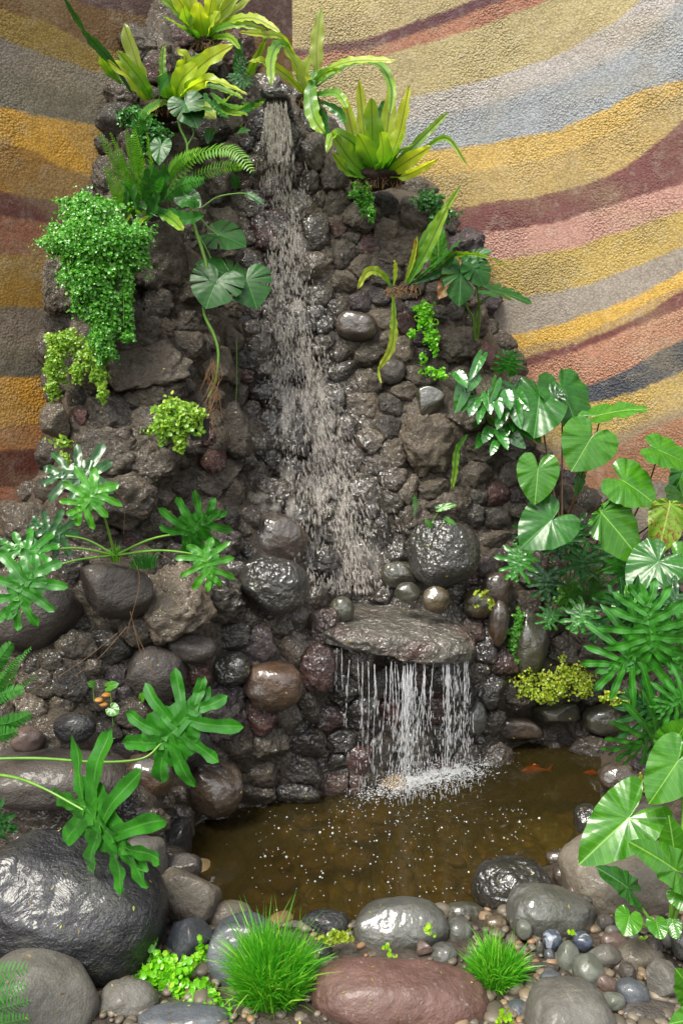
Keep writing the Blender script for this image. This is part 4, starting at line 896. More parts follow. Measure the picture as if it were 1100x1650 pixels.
def split_leaf(A, T, seed=0, hint=None, size=1., nl=6, wide=1., droop=.3, blade=.19, open_=1.):
    """deeply lobed philodendron leaf: stalk joint A, tip T"""
    r = np.random.default_rng(abs(int(seed))); L = np.linalg.norm(T - A); y = (T - A) / L
    h = unit(np.array(hint if hint is not None else TOC + .3 * r.normal(size=3))); x = unit(np.cross(y, h)); n_ = np.cross(x, y)
    mb = MB(); cnt = [0]
    def lobe(p0, ang, ln, w, bend, zl):
        n = 12; t = np.linspace(0, 1, n); a = ang + bend * t ** 1.3; dx = np.sin(a); dy = np.cos(a)
        X = p0[0] + np.concatenate([[0], np.cumsum((dx[1:] + dx[:-1]) / 2)]) * ln / (n - 1); Y = p0[1] + np.concatenate([[0], np.cumsum((dy[1:] + dy[:-1]) / 2)]) * ln / (n - 1)
        prof = np.interp(t, [0, .15, .35, .65, .85, .95, 1], [.8, .75, .85, 1.0, .92, .6, .06]) * w * (1 + .10 * np.sin(t * 14 + r.uniform(0, 6)))
        u = np.linspace(-1, 1, 5); px_ = X[:, None] + u * prof[:, None] / 2 * np.cos(a)[:, None]; py_ = Y[:, None] - u * prof[:, None] / 2 * np.sin(a)[:, None]
        rr = np.hypot(px_, py_)
        Z = zl - .13 * (1 - np.abs(u))[None] * prof[:, None] + .0 * rr - droop * rr ** 2 * .55 + .035 * np.sin(t * 7 + r.uniform(0, 6))[:, None] * t[:, None] + .018 * u[None] * np.sin(t * 16 + r.uniform(0, 6))[:, None]
        V = A + (px_[..., None] * x * wide + py_[..., None] * y + Z[..., None] * n_) * L; i = np.arange(n * 5).reshape(n, 5)
        mb.add(V.reshape(-1, 3), np.stack([i[:-1, :-1], i[:-1, 1:], i[1:, 1:], i[1:, :-1]], -1).reshape(-1, 4), uv=np.c_[np.tile(u * w / 2, n), np.repeat(t * ln, 5)])
    lobe((0, -.02), 0, 1.0, blade * 1.15, r.uniform(-.15, .15), .0)
    th = np.linspace(-math.pi, math.pi, 41); rb = min(1, blade / .17) * np.interp(np.abs(th), [0, .6, 1.4, 2.3, 2.8, 3.15], [.66, .46, .38, .36, .26, .03]) * (1 + .05 * np.sin(th * 12))
    RH, TH = np.meshgrid(np.linspace(0, 1, 6), th, indexing='ij'); X = RH * rb * np.sin(TH); Y_ = .05 + RH * rb * np.cos(TH); Z = -.008 - droop * .55 * (X ** 2 + Y_ ** 2) - .03 * RH * (1 + np.cos(TH * 12)) * .5
    V = A + (X[..., None] * x * wide + Y_[..., None] * y + Z[..., None] * n_) * L; i = np.arange(X.size).reshape(X.shape)
    mb.add(V.reshape(-1, 3), np.stack([i[:-1, :-1], i[:-1, 1:], i[1:, 1:], i[1:, :-1]], -1).reshape(-1, 4), uv=np.c_[(X + .5 * 0 + .04 * 0).ravel(), Y_.ravel()])
    for side in (-1, 1):
        for k in range(nl):
            f = k / (nl - 1); ang = math.radians((146 * (1 - f) + 30 * f) * open_) * side; ln = np.interp(f, [0, .3, .7, 1], [.50, .66, .58, .36]) * r.uniform(.86, 1.12) * size
            y0 = .0 + .62 * f ** 1.15; lobe((0, y0), ang, ln, blade * r.uniform(.85, 1.15) * (1.1 - .25 * f), -side * r.uniform(.05, .35), .004 * (k % 3) + .002 * (side > 0))
            if nl >= 7 and k == 1:
                a2 = ang + side * .0; b0 = (math.sin(a2) * ln * .45, y0 + math.cos(a2) * ln * .45); lobe(b0, ang + side * .6, ln * .38, blade * .7, -side * .3, .006)
    return np.concatenate(mb.V), [np.concatenate(f) for f in mb.F.values()], np.concatenate(mb.UV)
def frond(pts, Y, lw, seed=0, npair=30, hint=None, slim=.12):
    r = np.random.default_rng(abs(int(seed))); C = catmull(path3(pts, Y), npair + 4); m = mpp(pts[0][0], pts[0][1], C[:, 1].mean()); lw = lw * m
    T = unit(np.gradient(C, axis=0)); h = unit(np.array(hint if hint is not None else TOC + .5 * r.normal(size=3))); Sd = unit(np.cross(T, h)); Nn = np.cross(Sd, T)
    mb = MB(); V, F = tube(C, np.linspace(.0012, .0004, len(C)), 5); mb.add(V, F, rnd=.6)
    for i in range(2, len(C) - 1):
        f = i / len(C); ln = lw * np.interp(f, [0, .15, .5, .85, 1], [.35, .8, 1, .6, .15])
        for side in (-1, 1):
            d = unit(Sd[i] * side + T[i] * .35 + Nn[i] * r.uniform(-.25, .1)); w = ln * slim + .0006; q = T[i] * w
            a = C[i]; V = np.array([a - q * .6, a + q * .6, a + d * ln * .55 + q - Nn[i] * ln * .05, a + d * ln * .55 - q * .9 - Nn[i] * ln * .05, a + d * ln - Nn[i] * ln * .18 + T[i] * ln * .08])
            mb.add(V, [np.array([[0, 1, 2, 3]]), np.array([[3, 2, 4]])], rnd=np.clip(.25 + .5 * f + r.normal() * .12, 0, 1))
    return mb
def leaflets(mb, blobs, n, size, r, up=.6, Yoff=0, stems=True):
    """creeper: small round leaves through ellipsoids (px, py, rx, ry, Y, ry depth px)"""
    ar = np.array([b[2] * b[3] for b in blobs], float); pr = ar / ar.sum()
    for k in range(n):
        b = blobs[r.choice(len(blobs), p=pr)]; m = mpp(b[0], b[1], b[4])
        v = r.normal(size=3); v /= np.linalg.norm(v); v *= r.random() ** .3 * (1.28 if r.random() < .07 else 1)
        if v[1] > .3: v[1] *= -1
        # ragged outline
        q = 1 + .25 * math.sin(5 * math.atan2(v[2], v[0]) + b[0]); c = P(b[0], b[1], b[4]) + np.array([v[0] * b[2] * m * q, v[1] * b[5] * m, v[2] * b[3] * m * q])
        nn = unit(unit(np.array([v[0] * .7, -1.0, up])) + .55 * r.normal(size=3)); a = unit(np.cross(nn, r.normal(size=3))); bb = np.cross(nn, a); s = size * m * r.uniform(.6, 1.25) * .5
        an = np.linspace(0, 2 * math.pi, 7)[:-1]
        V = np.vstack([c - nn * s * .25, c + (np.cos(an)[:, None] * a + np.sin(an)[:, None] * bb * .85) * s])
        mb.add(V, np.array([(0, i + 1, (i + 1) % 6 + 1) for i in range(6)]), rnd=np.clip(r.random() * .8 + .15 * v[2], 0, 1))  # random tone, slightly lighter towards the top of each clump
    if stems:
        for k in range(max(6, n // 60)):
            b = blobs[r.choice(len(blobs), p=pr)]; m = mpp(b[0], b[1], b[4]); c = P(b[0], b[1], b[4]) + np.array([r.uniform(-.6, .6) * b[2], 0, r.uniform(0, .7) * b[3]]) * m
            e = c + np.array([r.uniform(-.3, .3) * b[2], -r.uniform(.2, .8) * b[5], -r.uniform(.4, 1.1) * b[3]]) * m
            V, F = tube(catmull([c, (c + e) / 2 + (0, -.01, .004), e], 8), .0006, 4); mb.add(V, F, rnd=.9)
# ------------------------------------------------------------------ leaf materials
G = lin
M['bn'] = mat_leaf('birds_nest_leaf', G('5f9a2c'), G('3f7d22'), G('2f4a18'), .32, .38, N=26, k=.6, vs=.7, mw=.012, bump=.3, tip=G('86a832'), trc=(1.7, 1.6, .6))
M['bn_y'] = mat_leaf('sunlit_birds_nest_leaf', G('a0bf30'), G('7fab28'), G('5d6a1c'), .34, .5, N=26, k=.6, vs=.7, mw=.012, bump=.3, tip=G('bccb48'), trc=(1.9, 1.7, .7))  # yellow-green leaf tone with sunlight put into the colour
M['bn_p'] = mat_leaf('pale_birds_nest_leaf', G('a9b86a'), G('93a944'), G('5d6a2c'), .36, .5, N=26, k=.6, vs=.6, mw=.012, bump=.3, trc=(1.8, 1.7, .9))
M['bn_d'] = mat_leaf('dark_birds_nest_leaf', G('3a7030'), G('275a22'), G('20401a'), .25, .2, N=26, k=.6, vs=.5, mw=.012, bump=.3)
M['mon'] = mat_leaf('monstera_leaf', G('285c1e'), G('1a4414'), G('5a9450'), .36, .12, N=5, k=.5, vs=.45, mw=.02, bump=.12, spec=.3)
M['split'] = mat_leaf('split_leaf_green', G('388420'), G('246216'), G('7fc060'), .26, .18, N=1.01, k=0, vs=.22, mw=.012, bump=0, spec=.5)
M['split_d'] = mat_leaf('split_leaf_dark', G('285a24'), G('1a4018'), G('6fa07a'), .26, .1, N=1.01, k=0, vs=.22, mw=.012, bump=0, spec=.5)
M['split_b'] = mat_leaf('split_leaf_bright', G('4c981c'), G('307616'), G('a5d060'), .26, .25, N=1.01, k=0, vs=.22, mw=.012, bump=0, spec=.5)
M['ele'] = mat_leaf('elephant_ear_leaf', G('4c8a1c'), G('347016'), G('9dcc62'), .2, .28, N=7, k=.55, vs=.6, mw=.016, bump=.12, spec=.6)
M['ele_d'] = mat_leaf('elephant_ear_leaf_dark', G('306a22'), G('225418'), G('76ab60'), .22, .15, N=7, k=.55, vs=.5, mw=.016, bump=.12, spec=.4)
M['ele_y'] = mat_leaf('elephant_ear_leaf_yellowing', G('8fb43a'), G('6f9a30'), G('d0d27a'), .28, .4, N=7, k=.55, vs=.6, mw=.02, bump=.3, spot=G('7a4a2a'))
M['pothos'] = mat_leaf('glossy_heart_leaf', G('357a24'), G('225f1a'), G('6fb35c'), .14, .12, N=4, k=.4, vs=.4, mw=.02, bump=.3, spec=.9)
M['brownleaf'] = mat_leaf('browning_leaf', G('b0704a'), G('8c4f30'), G('d09a6a'), .5, .3, N=5, k=.5, vs=.4, bump=.5, spot=G('3d7a30'))
M['baby'] = mat_small('small_green_leaves', G('3f8a22'), G('6cae38'), .22, .25, G('a3cf7a'))
M['babyd'] = mat_small('small_dark_leaves', G('2c6a28'), G('4c8c34'), .22, .2)
M['yellowg'] = mat_small('small_yellow_green_leaves', G('6c9a2c'), G('98b83c'), .3, .3, G('b8c45a'))
M['lime'] = mat_small('lime_leaves', G('7cb01c'), G('a9cc2c'), .3, .35, G('cfd94a'))
M['sedum'] = mat_small('yellow_stonecrop', G('7d9826'), G('a4ae2e'), .35, .3, G('bfc04a'))
M['jenny'] = mat_small('bright_bead_leaves', G('58a818'), G('86c826'), .25, .35, G('b4dc3c'))
M['grassm'] = mat_small('grass_blades', G('3c8f1c'), G('66b82a'), .4, .4, G('a3cf4a'))
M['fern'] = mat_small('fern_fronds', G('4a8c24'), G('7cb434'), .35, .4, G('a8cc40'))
M['fernd'] = mat_small('shaded_fern_fronds', G('2c6a26'), G('448a30'), .4, .3)  # darker copy of the fern green, shade put into the colour
# ------------------------------------------------------------------ bird's nest ferns and other strap-leaved plants
def strap_plant(name, label, base, Yb, leaves, root=None, group=None, cat='fern'):
    t = thing(name, label, cat, P(base[0], base[1], Yb), group)
    for k, l in enumerate(leaves):
        pts, w, mt = l[0], l[1], l[2]; Yt = l[3] if len(l) > 3 else Yb - .10; kw = l[4] if len(l) > 4 else {}
        V, F, uv = strap(pts, (Yb, Yt), w, seed=base[0] * 7 + k, **kw); mk('leaf', V, F, M[mt], t, uv=uv)
    if root:
        V, F = rock(4, (root[0] * mpp(*base, Yb), root[0] * .8 * mpp(*base, Yb), root[1] * mpp(*base, Yb)), base[0], 'lava'); mk('root_ball', V + P(base[0], base[1] + root[1] * .6, Yb + .02), F, M['fibre'], t)
        mb = MB(); r = np.random.default_rng(abs(base[0]))
        for k in range(34):
            c = P(base[0] + r.uniform(-1, 1) * root[0], base[1] + r.uniform(0, .8) * root[1], Yb - .04); e = c + np.array([r.normal() * .012, -.01, -r.uniform(.01, .04)])
            V, F = tube(catmull([c, (c + e) / 2 + r.normal(size=3) * .004, e], 6), .0007, 4); mb.add(V, F)
        mb.build('loose_roots', M['root'], t)
    return t
strap_plant('birds_nest_fern', "bird's nest fern cut by the top edge, pale upright leaves above the rocks", (330, 62), 3.0, [
 ([(318,60),(288,22),(245,-20)],20,'bn'),([(322,62),(302,22),(272,-25)],26,'bn_y'),([(325,60),(310,12),(298,-30)],26,'bn_p'),([(330,64),(324,30),(322,4)],34,'bn_y'),
 ([(335,62),(350,20),(372,-25)],30,'bn_p'),([(338,64),(368,28),(412,-8)],20,'bn_p'),([(335,66),(370,36),(410,30),(452,52)],18,'bn_y',2.8),([(330,66),(350,48),(385,40),(430,48)],14,'bn',2.85),
 ([(320,64),(295,46),(262,26)],14,'bn',2.8),([(340,62),(350,30),(392,-15)],26,'bn_p'),([(328,60),(338,18),(345,-25)],22,'bn_y'),([(322,66),(312,55),(300,30),(296,10)],22,'bn',2.85),([(338,66),(352,60),(372,62),(388,80)],12,'bn',2.8),([(332,64),(340,40),(352,20)],24,'bn_y',2.86)], (22, 12))
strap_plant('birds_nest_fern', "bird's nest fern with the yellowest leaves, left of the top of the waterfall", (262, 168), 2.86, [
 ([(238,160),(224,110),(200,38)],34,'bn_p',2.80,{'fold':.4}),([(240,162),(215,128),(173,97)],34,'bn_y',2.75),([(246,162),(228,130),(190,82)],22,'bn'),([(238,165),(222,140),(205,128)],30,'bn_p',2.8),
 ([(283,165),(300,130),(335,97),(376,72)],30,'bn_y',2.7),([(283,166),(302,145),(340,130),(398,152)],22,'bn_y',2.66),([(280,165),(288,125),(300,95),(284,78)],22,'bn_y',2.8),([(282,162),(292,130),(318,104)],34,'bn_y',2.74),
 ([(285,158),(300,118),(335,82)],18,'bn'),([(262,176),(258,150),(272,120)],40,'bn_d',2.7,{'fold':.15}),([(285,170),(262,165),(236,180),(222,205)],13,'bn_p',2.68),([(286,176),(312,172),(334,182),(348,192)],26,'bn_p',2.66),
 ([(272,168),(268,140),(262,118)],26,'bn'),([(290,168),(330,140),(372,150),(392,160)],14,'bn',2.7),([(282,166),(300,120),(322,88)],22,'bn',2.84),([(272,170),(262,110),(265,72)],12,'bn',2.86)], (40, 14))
strap_plant('trailing_leaf', 'single long dark green leaf running up the banded left wall', (215, 135), 2.82, [([(213,150),(185,105),(150,66),(128,35),(100,-10)],17,'bn_d',2.62,{'wav':.1,'blunt':.2}),([(196,135),(172,110),(160,84)],18,'bn',2.74)], cat='leaf')
strap_plant('birds_nest_fern', "bird's nest fern with a tall upright leaf, just right of the waterfall top", (497, 155), 2.98, [
 ([(512,130),(510,80),(517,13)],24,'bn_p',2.95,{'fold':.15}),([(492,150),(478,108),(455,70)],26,'bn_y',2.9),([(492,155),(462,122),(424,100),(400,100)],16,'bn_y',2.85),([(497,150),(490,120),(500,90)],26,'bn_p',2.9),([(508,110),(500,150),(506,190),(523,215)],26,'bn',2.8,{'fold':.1}),
 ([(505,145),(530,112),(575,98),(640,98)],18,'bn_y',2.8),([(510,140),(560,106),(608,104),(630,140),(628,186)],18,'bn',2.76),([(486,118),(455,72),(438,92),(437,140)],20,'bn',2.72),([(480,100),(455,62),(425,56),(385,52)],14,'bn_y',2.8),
 ([(500,155),(540,150),(560,175)],16,'bn',2.85),([(500,160),(522,190),(530,232)],18,'bn_d',2.84),([(505,158),(545,180),(556,200)],14,'bn_d',2.86),([(495,150),(520,120),(548,112)],14,'bn')], (20, 12))
strap_plant('birds_nest_fern', "widest bird's nest fern, upright leaves in front of the grey wall band", (606, 284), 2.94, [
 ([(600,282),(574,235),(553,150)],24,'bn_y',2.9),([(603,282),(600,225),(598,158)],42,'bn',2.86,{'fold':.12}),([(608,282),(622,220),(632,130)],26,'bn_y',2.92),([(612,282),(640,225),(659,138)],25,'bn_y',2.84),([(600,286),(568,262),(533,212)],34,'bn',2.78),
 ([(598,288),(562,278),(534,246)],20,'bn',2.76),([(609,284),(617,250),(613,212)],38,'bn',2.76,{'fold':.15}),([(600,283),(588,220),(578,128)],22,'bn_y',2.96),([(615,286),(640,262),(690,212),(722,180)],14,'bn',2.86),([(616,288),(652,262),(694,236)],24,'bn_y',2.8),
 ([(618,289),(655,282),(706,256)],16,'bn_y',2.8),([(668,258),(694,232),(722,224),(752,266)],9,'bn',2.76),([(600,285),(578,240),(540,216),(526,246)],20,'bn',2.74),([(606,284),(594,250),(576,215)],34,'bn',2.82),([(612,284),(632,250),(648,215)],26,'bn',2.82),([(614,286),(640,250),(664,232)],22,'bn',2.84),([(604,283),(612,200),(622,160)],22,'bn_d',2.96)], (42, 14))
strap_plant('strap_leaf_fern', 'narrow strap-leaved fern with a torn brown leaf, beside the purple wall band', (658, 458), 2.92, [
 ([(655,456),(680,392),(712,345),(742,298)],15,'bn',2.8),([(656,458),(688,402),(722,330)],22,'bn',2.82),([(660,456),(710,418),(770,412),(830,436)],17,'bn',2.7),([(664,458),(700,428),(746,384)],11,'bn_d',2.78),([(652,456),(664,420),(672,380)],9,'bn_y',2.86),([(655,452),(668,408),(668,385)],11,'brownleaf',2.86),([(660,458),(705,440),(735,408)],13,'bn_d',2.8)], (14, 10))
t = thing('round_leaf_sprig', 'single pale round leaf behind the narrow strap leaves', 'leaf', P(700, 410, 2.98)); V, F, uv = polar(P(706, 412, 2.92), P(706, 356, 2.9), .062, 'round', seed=4); mk('leaf', V, F, M['ele'], t, uv=uv); V, F = tube(path3([(700, 430), (706, 412)], 2.93), .002); mk('stem', V, F, M['stem_g'], t)
strap_plant('young_fern', 'small young fern with curled tips, below the widest fern', (632, 462), 2.92, [([(628,460),(612,440),(592,438),(575,466)],15,'bn_y',2.84),([(634,460),(638,436),(636,418)],11,'bn_y',2.88),([(630,462),(622,448),(618,440)],9,'bn',2.9)], (12, 8))
strap_plant('hanging_leaf', 'long yellow-green leaf dangling on a thin stalk in front of dark stones', (632, 470), 2.86, [([(633,478),(634,520),(630,560),(608,598)],16,'bn_y',2.84,{'fold':.05}),([(632,470),(633,500),(634,530)],5,'stem_g',2.85),([(609,590),(610,604),(614,618)],5,'bn_y',2.84)], cat='leaf')
strap_plant('hanging_leaf', 'narrow green leaf hanging below the heart-leaved plant over the large lava rock', (750, 700), 2.8, [([(752,700),(736,724),(732,760),(727,790)],13,'bn',2.78,{'fold':.1})], cat='leaf')
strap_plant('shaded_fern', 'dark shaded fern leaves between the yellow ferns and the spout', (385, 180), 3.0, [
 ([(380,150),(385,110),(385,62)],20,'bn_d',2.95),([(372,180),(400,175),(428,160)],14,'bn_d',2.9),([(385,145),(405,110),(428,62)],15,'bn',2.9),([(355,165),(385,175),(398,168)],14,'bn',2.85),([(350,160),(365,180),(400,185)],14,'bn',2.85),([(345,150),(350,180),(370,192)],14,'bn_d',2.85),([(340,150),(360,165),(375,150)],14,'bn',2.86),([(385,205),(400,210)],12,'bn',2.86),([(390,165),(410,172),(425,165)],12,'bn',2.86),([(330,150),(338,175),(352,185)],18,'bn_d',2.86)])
# ------------------------------------------------------------------ sword ferns
def fern_plant(label, base, Yb, fr, mt, lw, group=None, name='sword_fern', npair=30):
    t = thing(name, label, 'fern', P(base[0], base[1], Yb), group)
    for k, f in enumerate(fr):
        mb = frond(f[0], (Yb, f[1] if len(f) > 1 else Yb - .12), f[2] if len(f) > 2 else lw, seed=base[0] + k + 50, npair=npair)
        mb.build('frond', M[f[3] if len(f) > 3 else mt], t)
fern_plant('feathery sword fern above the large hanging bush on the left rocks', (235, 345), 2.72, [
 ([(222,330),(195,280),(158,212)],),([(224,330),(205,270),(178,212)],),([(226,330),(215,270),(203,208)],),([(230,330),(228,270),(216,206)],),([(236,330),(245,270),(238,212)],),([(215,340),(195,320),(170,265)],2.62),
 ([(262,320),(310,255),(370,240),(409,278)],2.5,20),([(262,325),(315,285),(365,268),(394,270)],2.55,13,'fern'),([(265,300),(285,262),(325,240)],2.6,14),([(240,335),(240,300),(250,265)],2.62,16,'fernd'),([(232,340),(220,345),(212,335)],2.6),
 ([(262,325),(290,300),(330,290)],2.55,16,'fernd'),([(235,340),(250,320),(262,285)],2.55,16,'fernd'),([(225,345),(215,310),(200,290)],2.6,14,'fernd'),([(230,270),(222,210),(232,180),(262,160)],2.6,14,'fernd')], 'fern', 15)
strap_plant('strap_leaf_plant', 'dark broad leaves below the sword fern, over the left rocks', (240, 350), 2.66, [
 ([(222,365),(215,330),(222,290)],20,'bn_d',2.55),([(225,330),(265,345),(300,352),(331,345)],24,'bn_d',2.5),([(240,335),(275,352),(296,372)],20,'bn',2.5),([(250,340),(262,300),(268,262)],22,'bn_d',2.55),([(240,340),(240,300),(238,270)],20,'bn_d',2.55),([(215,375),(205,340),(205,300)],14,'bn_d',2.58),([(245,345),(225,360),(205,400)],8,'bn_y',2.5),([(232,360),(250,330),(255,310)],24,'bn_d',2.55),([(270,345),(300,325),(322,330)],20,'bn_d',2.5),([(205,395),(190,380),(212,345)],8,'bn_y',2.5)], cat='plant')
fern_plant('fern spilling in from the left edge beside the split leaves', (-30, 1150), 1.9, [([(-25,1150),(0,1090),(52,1042)],1.9),([(-30,1160),(10,1130),(60,1088)],1.88),([(-30,1170),(15,1165),(52,1150)],1.88),([(-30,1120),(-5,1070),(20,1035)],1.9),([(-30,1140),(5,1110),(30,1060)],1.86),([(-30,1180),(0,1185),(30,1178)],1.86),([(-30,1140),(0,1120),(40,1110)],1.86)], 'fernd', 17)
fern_plant('coarse fern fronds in the bottom left corner', (-50, 1620), 1.42, [([(-60,1590),(-10,1570),(48,1560)],1.38),([(-60,1610),(-5,1600),(46,1586)],1.38),([(-60,1630),(0,1625),(50,1612)],1.38),([(-60,1660),(0,1650),(50,1640)],1.38)], 'fernd', 20, npair=14)
fern_plant('small dark fern under the elephant ears on the right', (945, 965), 2.8, [([(945,970),(925,945),(905,930)],),([(945,970),(938,935),(940,905)],),([(948,970),(965,940),(980,915)],),([(945,970),(970,960),(1000,955)],),([(945,972),(930,960),(905,962)],),([(945,970),(955,930),(965,900)],)], 'fernd', 12, npair=22)
fern_plant('tiny fern sprig hanging right of the small dark stones near the big lava rock', (672, 820), 2.8, [([(666,795),(670,812),(668,830)],2.78,7)], 'fernd', 7, name='fern_sprig', npair=8)
# ------------------------------------------------------------------ creepers with tiny leaves
def creeper(label, blobs, n, size, mt, seed, name='creeper', stems=True, up=.6):
    r = np.random.default_rng(abs(int(seed))); mb = MB(); leaflets(mb, blobs, n, size, r, up, stems=stems)
    return tag(mb.build(name, M[mt]), label, 'creeper')
creeper('large bright green bush of tiny leaves hanging over the left rocks', [(150,352,48,34,2.52,40),(150,400,72,48,2.48,50),(200,400,46,44,2.5,45),(115,390,36,34,2.5,35),(150,455,50,46,2.46,40),(168,505,34,44,2.46,30),(168,550,22,40,2.44,22),(207,480,10,66,2.46,12),(205,545,12,8,2.44,8),(138,330,40,14,2.54,30),(225,390,16,34,2.52,20)], 17000, 5.2, 'baby', 11, 'hanging_bush')
creeper('yellow-green creeper trailing against the banded left wall', [(108,552,34,20,2.5,24),(92,590,18,40,2.48,18),(86,625,12,22,2.47,12),(150,575,22,22,2.46,20),(160,600,14,26,2.45,14),(166,632,9,18,2.44,8),(125,600,10,20,2.46,12)], 3000, 5.4, 'yellowg', 12)
creeper('dark small-leaved creeper behind the sword fern', [(215,190,28,14,2.8,20),(240,215,34,20,2.76,20),(250,235,24,16,2.76,20)], 900, 7, 'babyd', 13)
creeper('small cress-like plant spilling over the black pot', [(282,662,34,20,2.44,26),(268,690,28,24,2.42,24),(300,680,30,28,2.42,20),(290,715,10,16,2.4,8),(322,668,12,8,2.42,10)], 1500, 7, 'yellowg', 14, 'potted_creeper')
creeper('sparse creeper on the stones near the tall split leaf at the left wall', [(100,712,20,10,2.44,8),(108,738,10,14,2.43,6),(115,770,8,14,2.42,6)], 110, 6, 'yellowg', 15)
creeper("small creeper hanging under the widest bird's nest fern", [(582,312,18,18,2.93,14),(590,332,10,16,2.93,8),(598,345,6,14,2.92,6)], 620, 5.5, 'baby', 16)
creeper('green creeper in the angle of the right wall above the strap leaves', [(690,325,26,16,3.02,16),(712,345,22,14,3.03,14)], 500, 6, 'babyd', 17)
creeper('fresh green creeper strand beside the red stone', [(684,498,16,12,2.95,8),(686,520,16,16,2.95,8),(694,545,12,16,2.95,8),(664,538,6,8,2.95,6),(700,560,5,14,2.95,6)], 560, 6, 'jenny', 18)
creeper('short creeper strand above the angular olive stone', [(681,578,6,14,2.94,6),(695,598,22,8,2.94,8),(710,606,14,8,2.93,8)], 130, 6, 'jenny', 19)
creeper('creeper running down the edge of the tall olive boulder', [(835,998,8,18,2.84,8),(830,1020,12,16,2.84,8),(826,1040,8,14,2.84,8),(832,1062,8,6,2.83,6)], 420, 5.5, 'baby', 20)
creeper('dense yellow stonecrop mat above the back edge of the pond', [(848,1100,20,26,2.82,14),(890,1105,30,26,2.82,18),(925,1092,32,22,2.82,18),(940,1110,16,16,2.8,12),(905,1075,16,8,2.82,10),(870,1122,20,10,2.8,10),(905,1060,7,6,2.83,5)], 1300, 4.6, 'sedum', 21, 'stonecrop')
creeper('smaller yellow stonecrop patch under the large split leaf at the right', [(990,1122,22,10,2.62,10),(1015,1132,26,14,2.6,12),(1040,1128,16,12,2.58,10),(970,1125,8,5,2.64,6)], 650, 5, 'sedum', 22, 'stonecrop')
creeper('little yellow creeper tuft on the wet purple-brown stone at the right pond edge', [(1030,1262,8,14,2.35,6)], 60, 6, 'sedum', 27)
creeper('few tiny yellow leaves on the mossy ochre stone at the ledge end', [(775,955,16,8,2.66,6),(790,968,6,14,2.66,5),(765,972,5,6,2.66,4)], 46, 6, 'sedum', 23)
creeper('fine ferny moss under the dark split leaves on the right', [(915,965,22,18,2.84,14),(925,950,14,12,2.84,10)], 700, 4.5, 'baby', 24, 'moss_clump')
creeper('bright bead-leaved creeper spreading between the foreground stones', [(240,1540,26,22,1.66,18),(275,1562,44,26,1.62,26),(300,1598,40,28,1.58,24),(340,1622,34,22,1.54,22),(255,1580,36,22,1.6,20),(325,1540,10,22,1.66,10),(180,1565,40,9,1.66,12),(215,1640,26,10,1.54,14),(360,1640,22,14,1.5,12),(240,1515,10,14,1.68,8)], 1300, 11.5, 'jenny', 25)
creeper('yellow creeper sprig behind the big grass clump on the dark wet stone', [(545,1508,24,10,1.68,9),(530,1514,14,7,1.68,7)], 130, 8, 'sedum', 26)
for lb, bl, nn_ in (('two tiny yellow sprigs in front of the greenish oval boulder', [(622,1525,6,6,1.62,4),(634,1538,9,6,1.61,4)], 14), ('upright little yellow sprig on the right flank of the oval boulder', [(690,1498,5,10,1.66,3),(698,1512,5,9,1.66,3),(700,1524,2,5,1.66,2)], 12),
                    ('tiny yellow sprig above the blue pebbles', [(921,1500,5,7,1.70,3)], 7), ('yellow crumb of creeper under the pebble above the tan-grey boulder', [(912,1579,8,5,1.56,3)], 7),
                    ('yellow sprig at the bottom edge right of the reddish boulder', [(810,1630,7,8,1.48,4),(818,1642,8,6,1.46,4),(803,1645,6,5,1.46,4)], 22), ('yellow-green buds at the left front of the reddish boulder', [(385,1650,24,8,1.5,8)], 40),
                    ('small green sprig in the pebbles right of the leaf stalk', [(1038,1517,6,8,1.70,4)], 18)):
    creeper(lb, bl, nn_, 9, 'lime', nn_, 'sprig', stems=False)
# ------------------------------------------------------------------ grass
def grass(label, base, Yb, rad, ht, n, seed, wpx=2.2, mt='grassm', name='grass_clump'):
    r = np.random.default_rng(abs(int(seed))); mb = MB(); m = mpp(*base, Yb)
    for k in range(n):
        a = r.uniform(0, 6.28); q = math.sqrt(r.random()); b = P(base[0], base[1], Yb) + np.array([math.cos(a) * q * rad * .75, math.sin(a) * q * rad * .6, 0]) * m
        lean = q * .22 + .22 * r.random() ** 2; h_ = ht * m * r.uniform(.45, 1.1) * (1 - .35 * q) * (1 + .18 * math.sin(3 * a + seed) + .12 * math.sin(7 * a)); out = np.array([math.cos(a), math.sin(a), 0]) + .7 * r.normal(size=3) * (1, 1, 0)
        C = catmull([b, b + np.array([0, 0, h_ * .6]) + out * lean * h_ * .3, b + np.array([0, 0, h_ * (.95 - .35 * lean)]) + out * lean * h_ * .85], 6)
        C = C + (np.linspace(0, 1, 6) ** 2)[:, None] * r.normal(size=3) * h_ * .13; T = unit(np.gradient(C, axis=0)); s = unit(np.cross(T, unit(r.normal(size=3) + (0, -1.5, 0)))); w = wpx * m * .5 * np.array([.8, 1, 1, .85, .55, .05]) * r.uniform(.7, 1.2)
        V = np.concatenate([C - s * w[:, None], C + s * w[:, None]]); i = np.arange(5)
        mb.add(V, np.stack([i, i + 6, i + 7, i + 1], -1), rnd=r.random())
    return tag(mb.build(name, M[mt]), label, 'grass clump')
grass('larger bright green grass clump left of the reddish boulder', (437, 1625), 1.56, 58, 140, 5000, 1, 2.3)
grass('smaller bright green grass clump between the reddish boulder and the pebbles', (797, 1592), 1.60, 43, 82, 2700, 2, 2.3)
grass('small grassy tuft beside the split-leaf plant on the left ledge', (232, 915), 2.2, 26, 34, 220, 3, 1.4, 'fernd', 'grass_tuft')
grass('thin tuft of green at the foot of the leaf stalks on the left ledge', (186, 905), 2.2, 10, 36, 60, 4, 1.8, 'fern', 'grass_tuft')
from mathutils import Vector
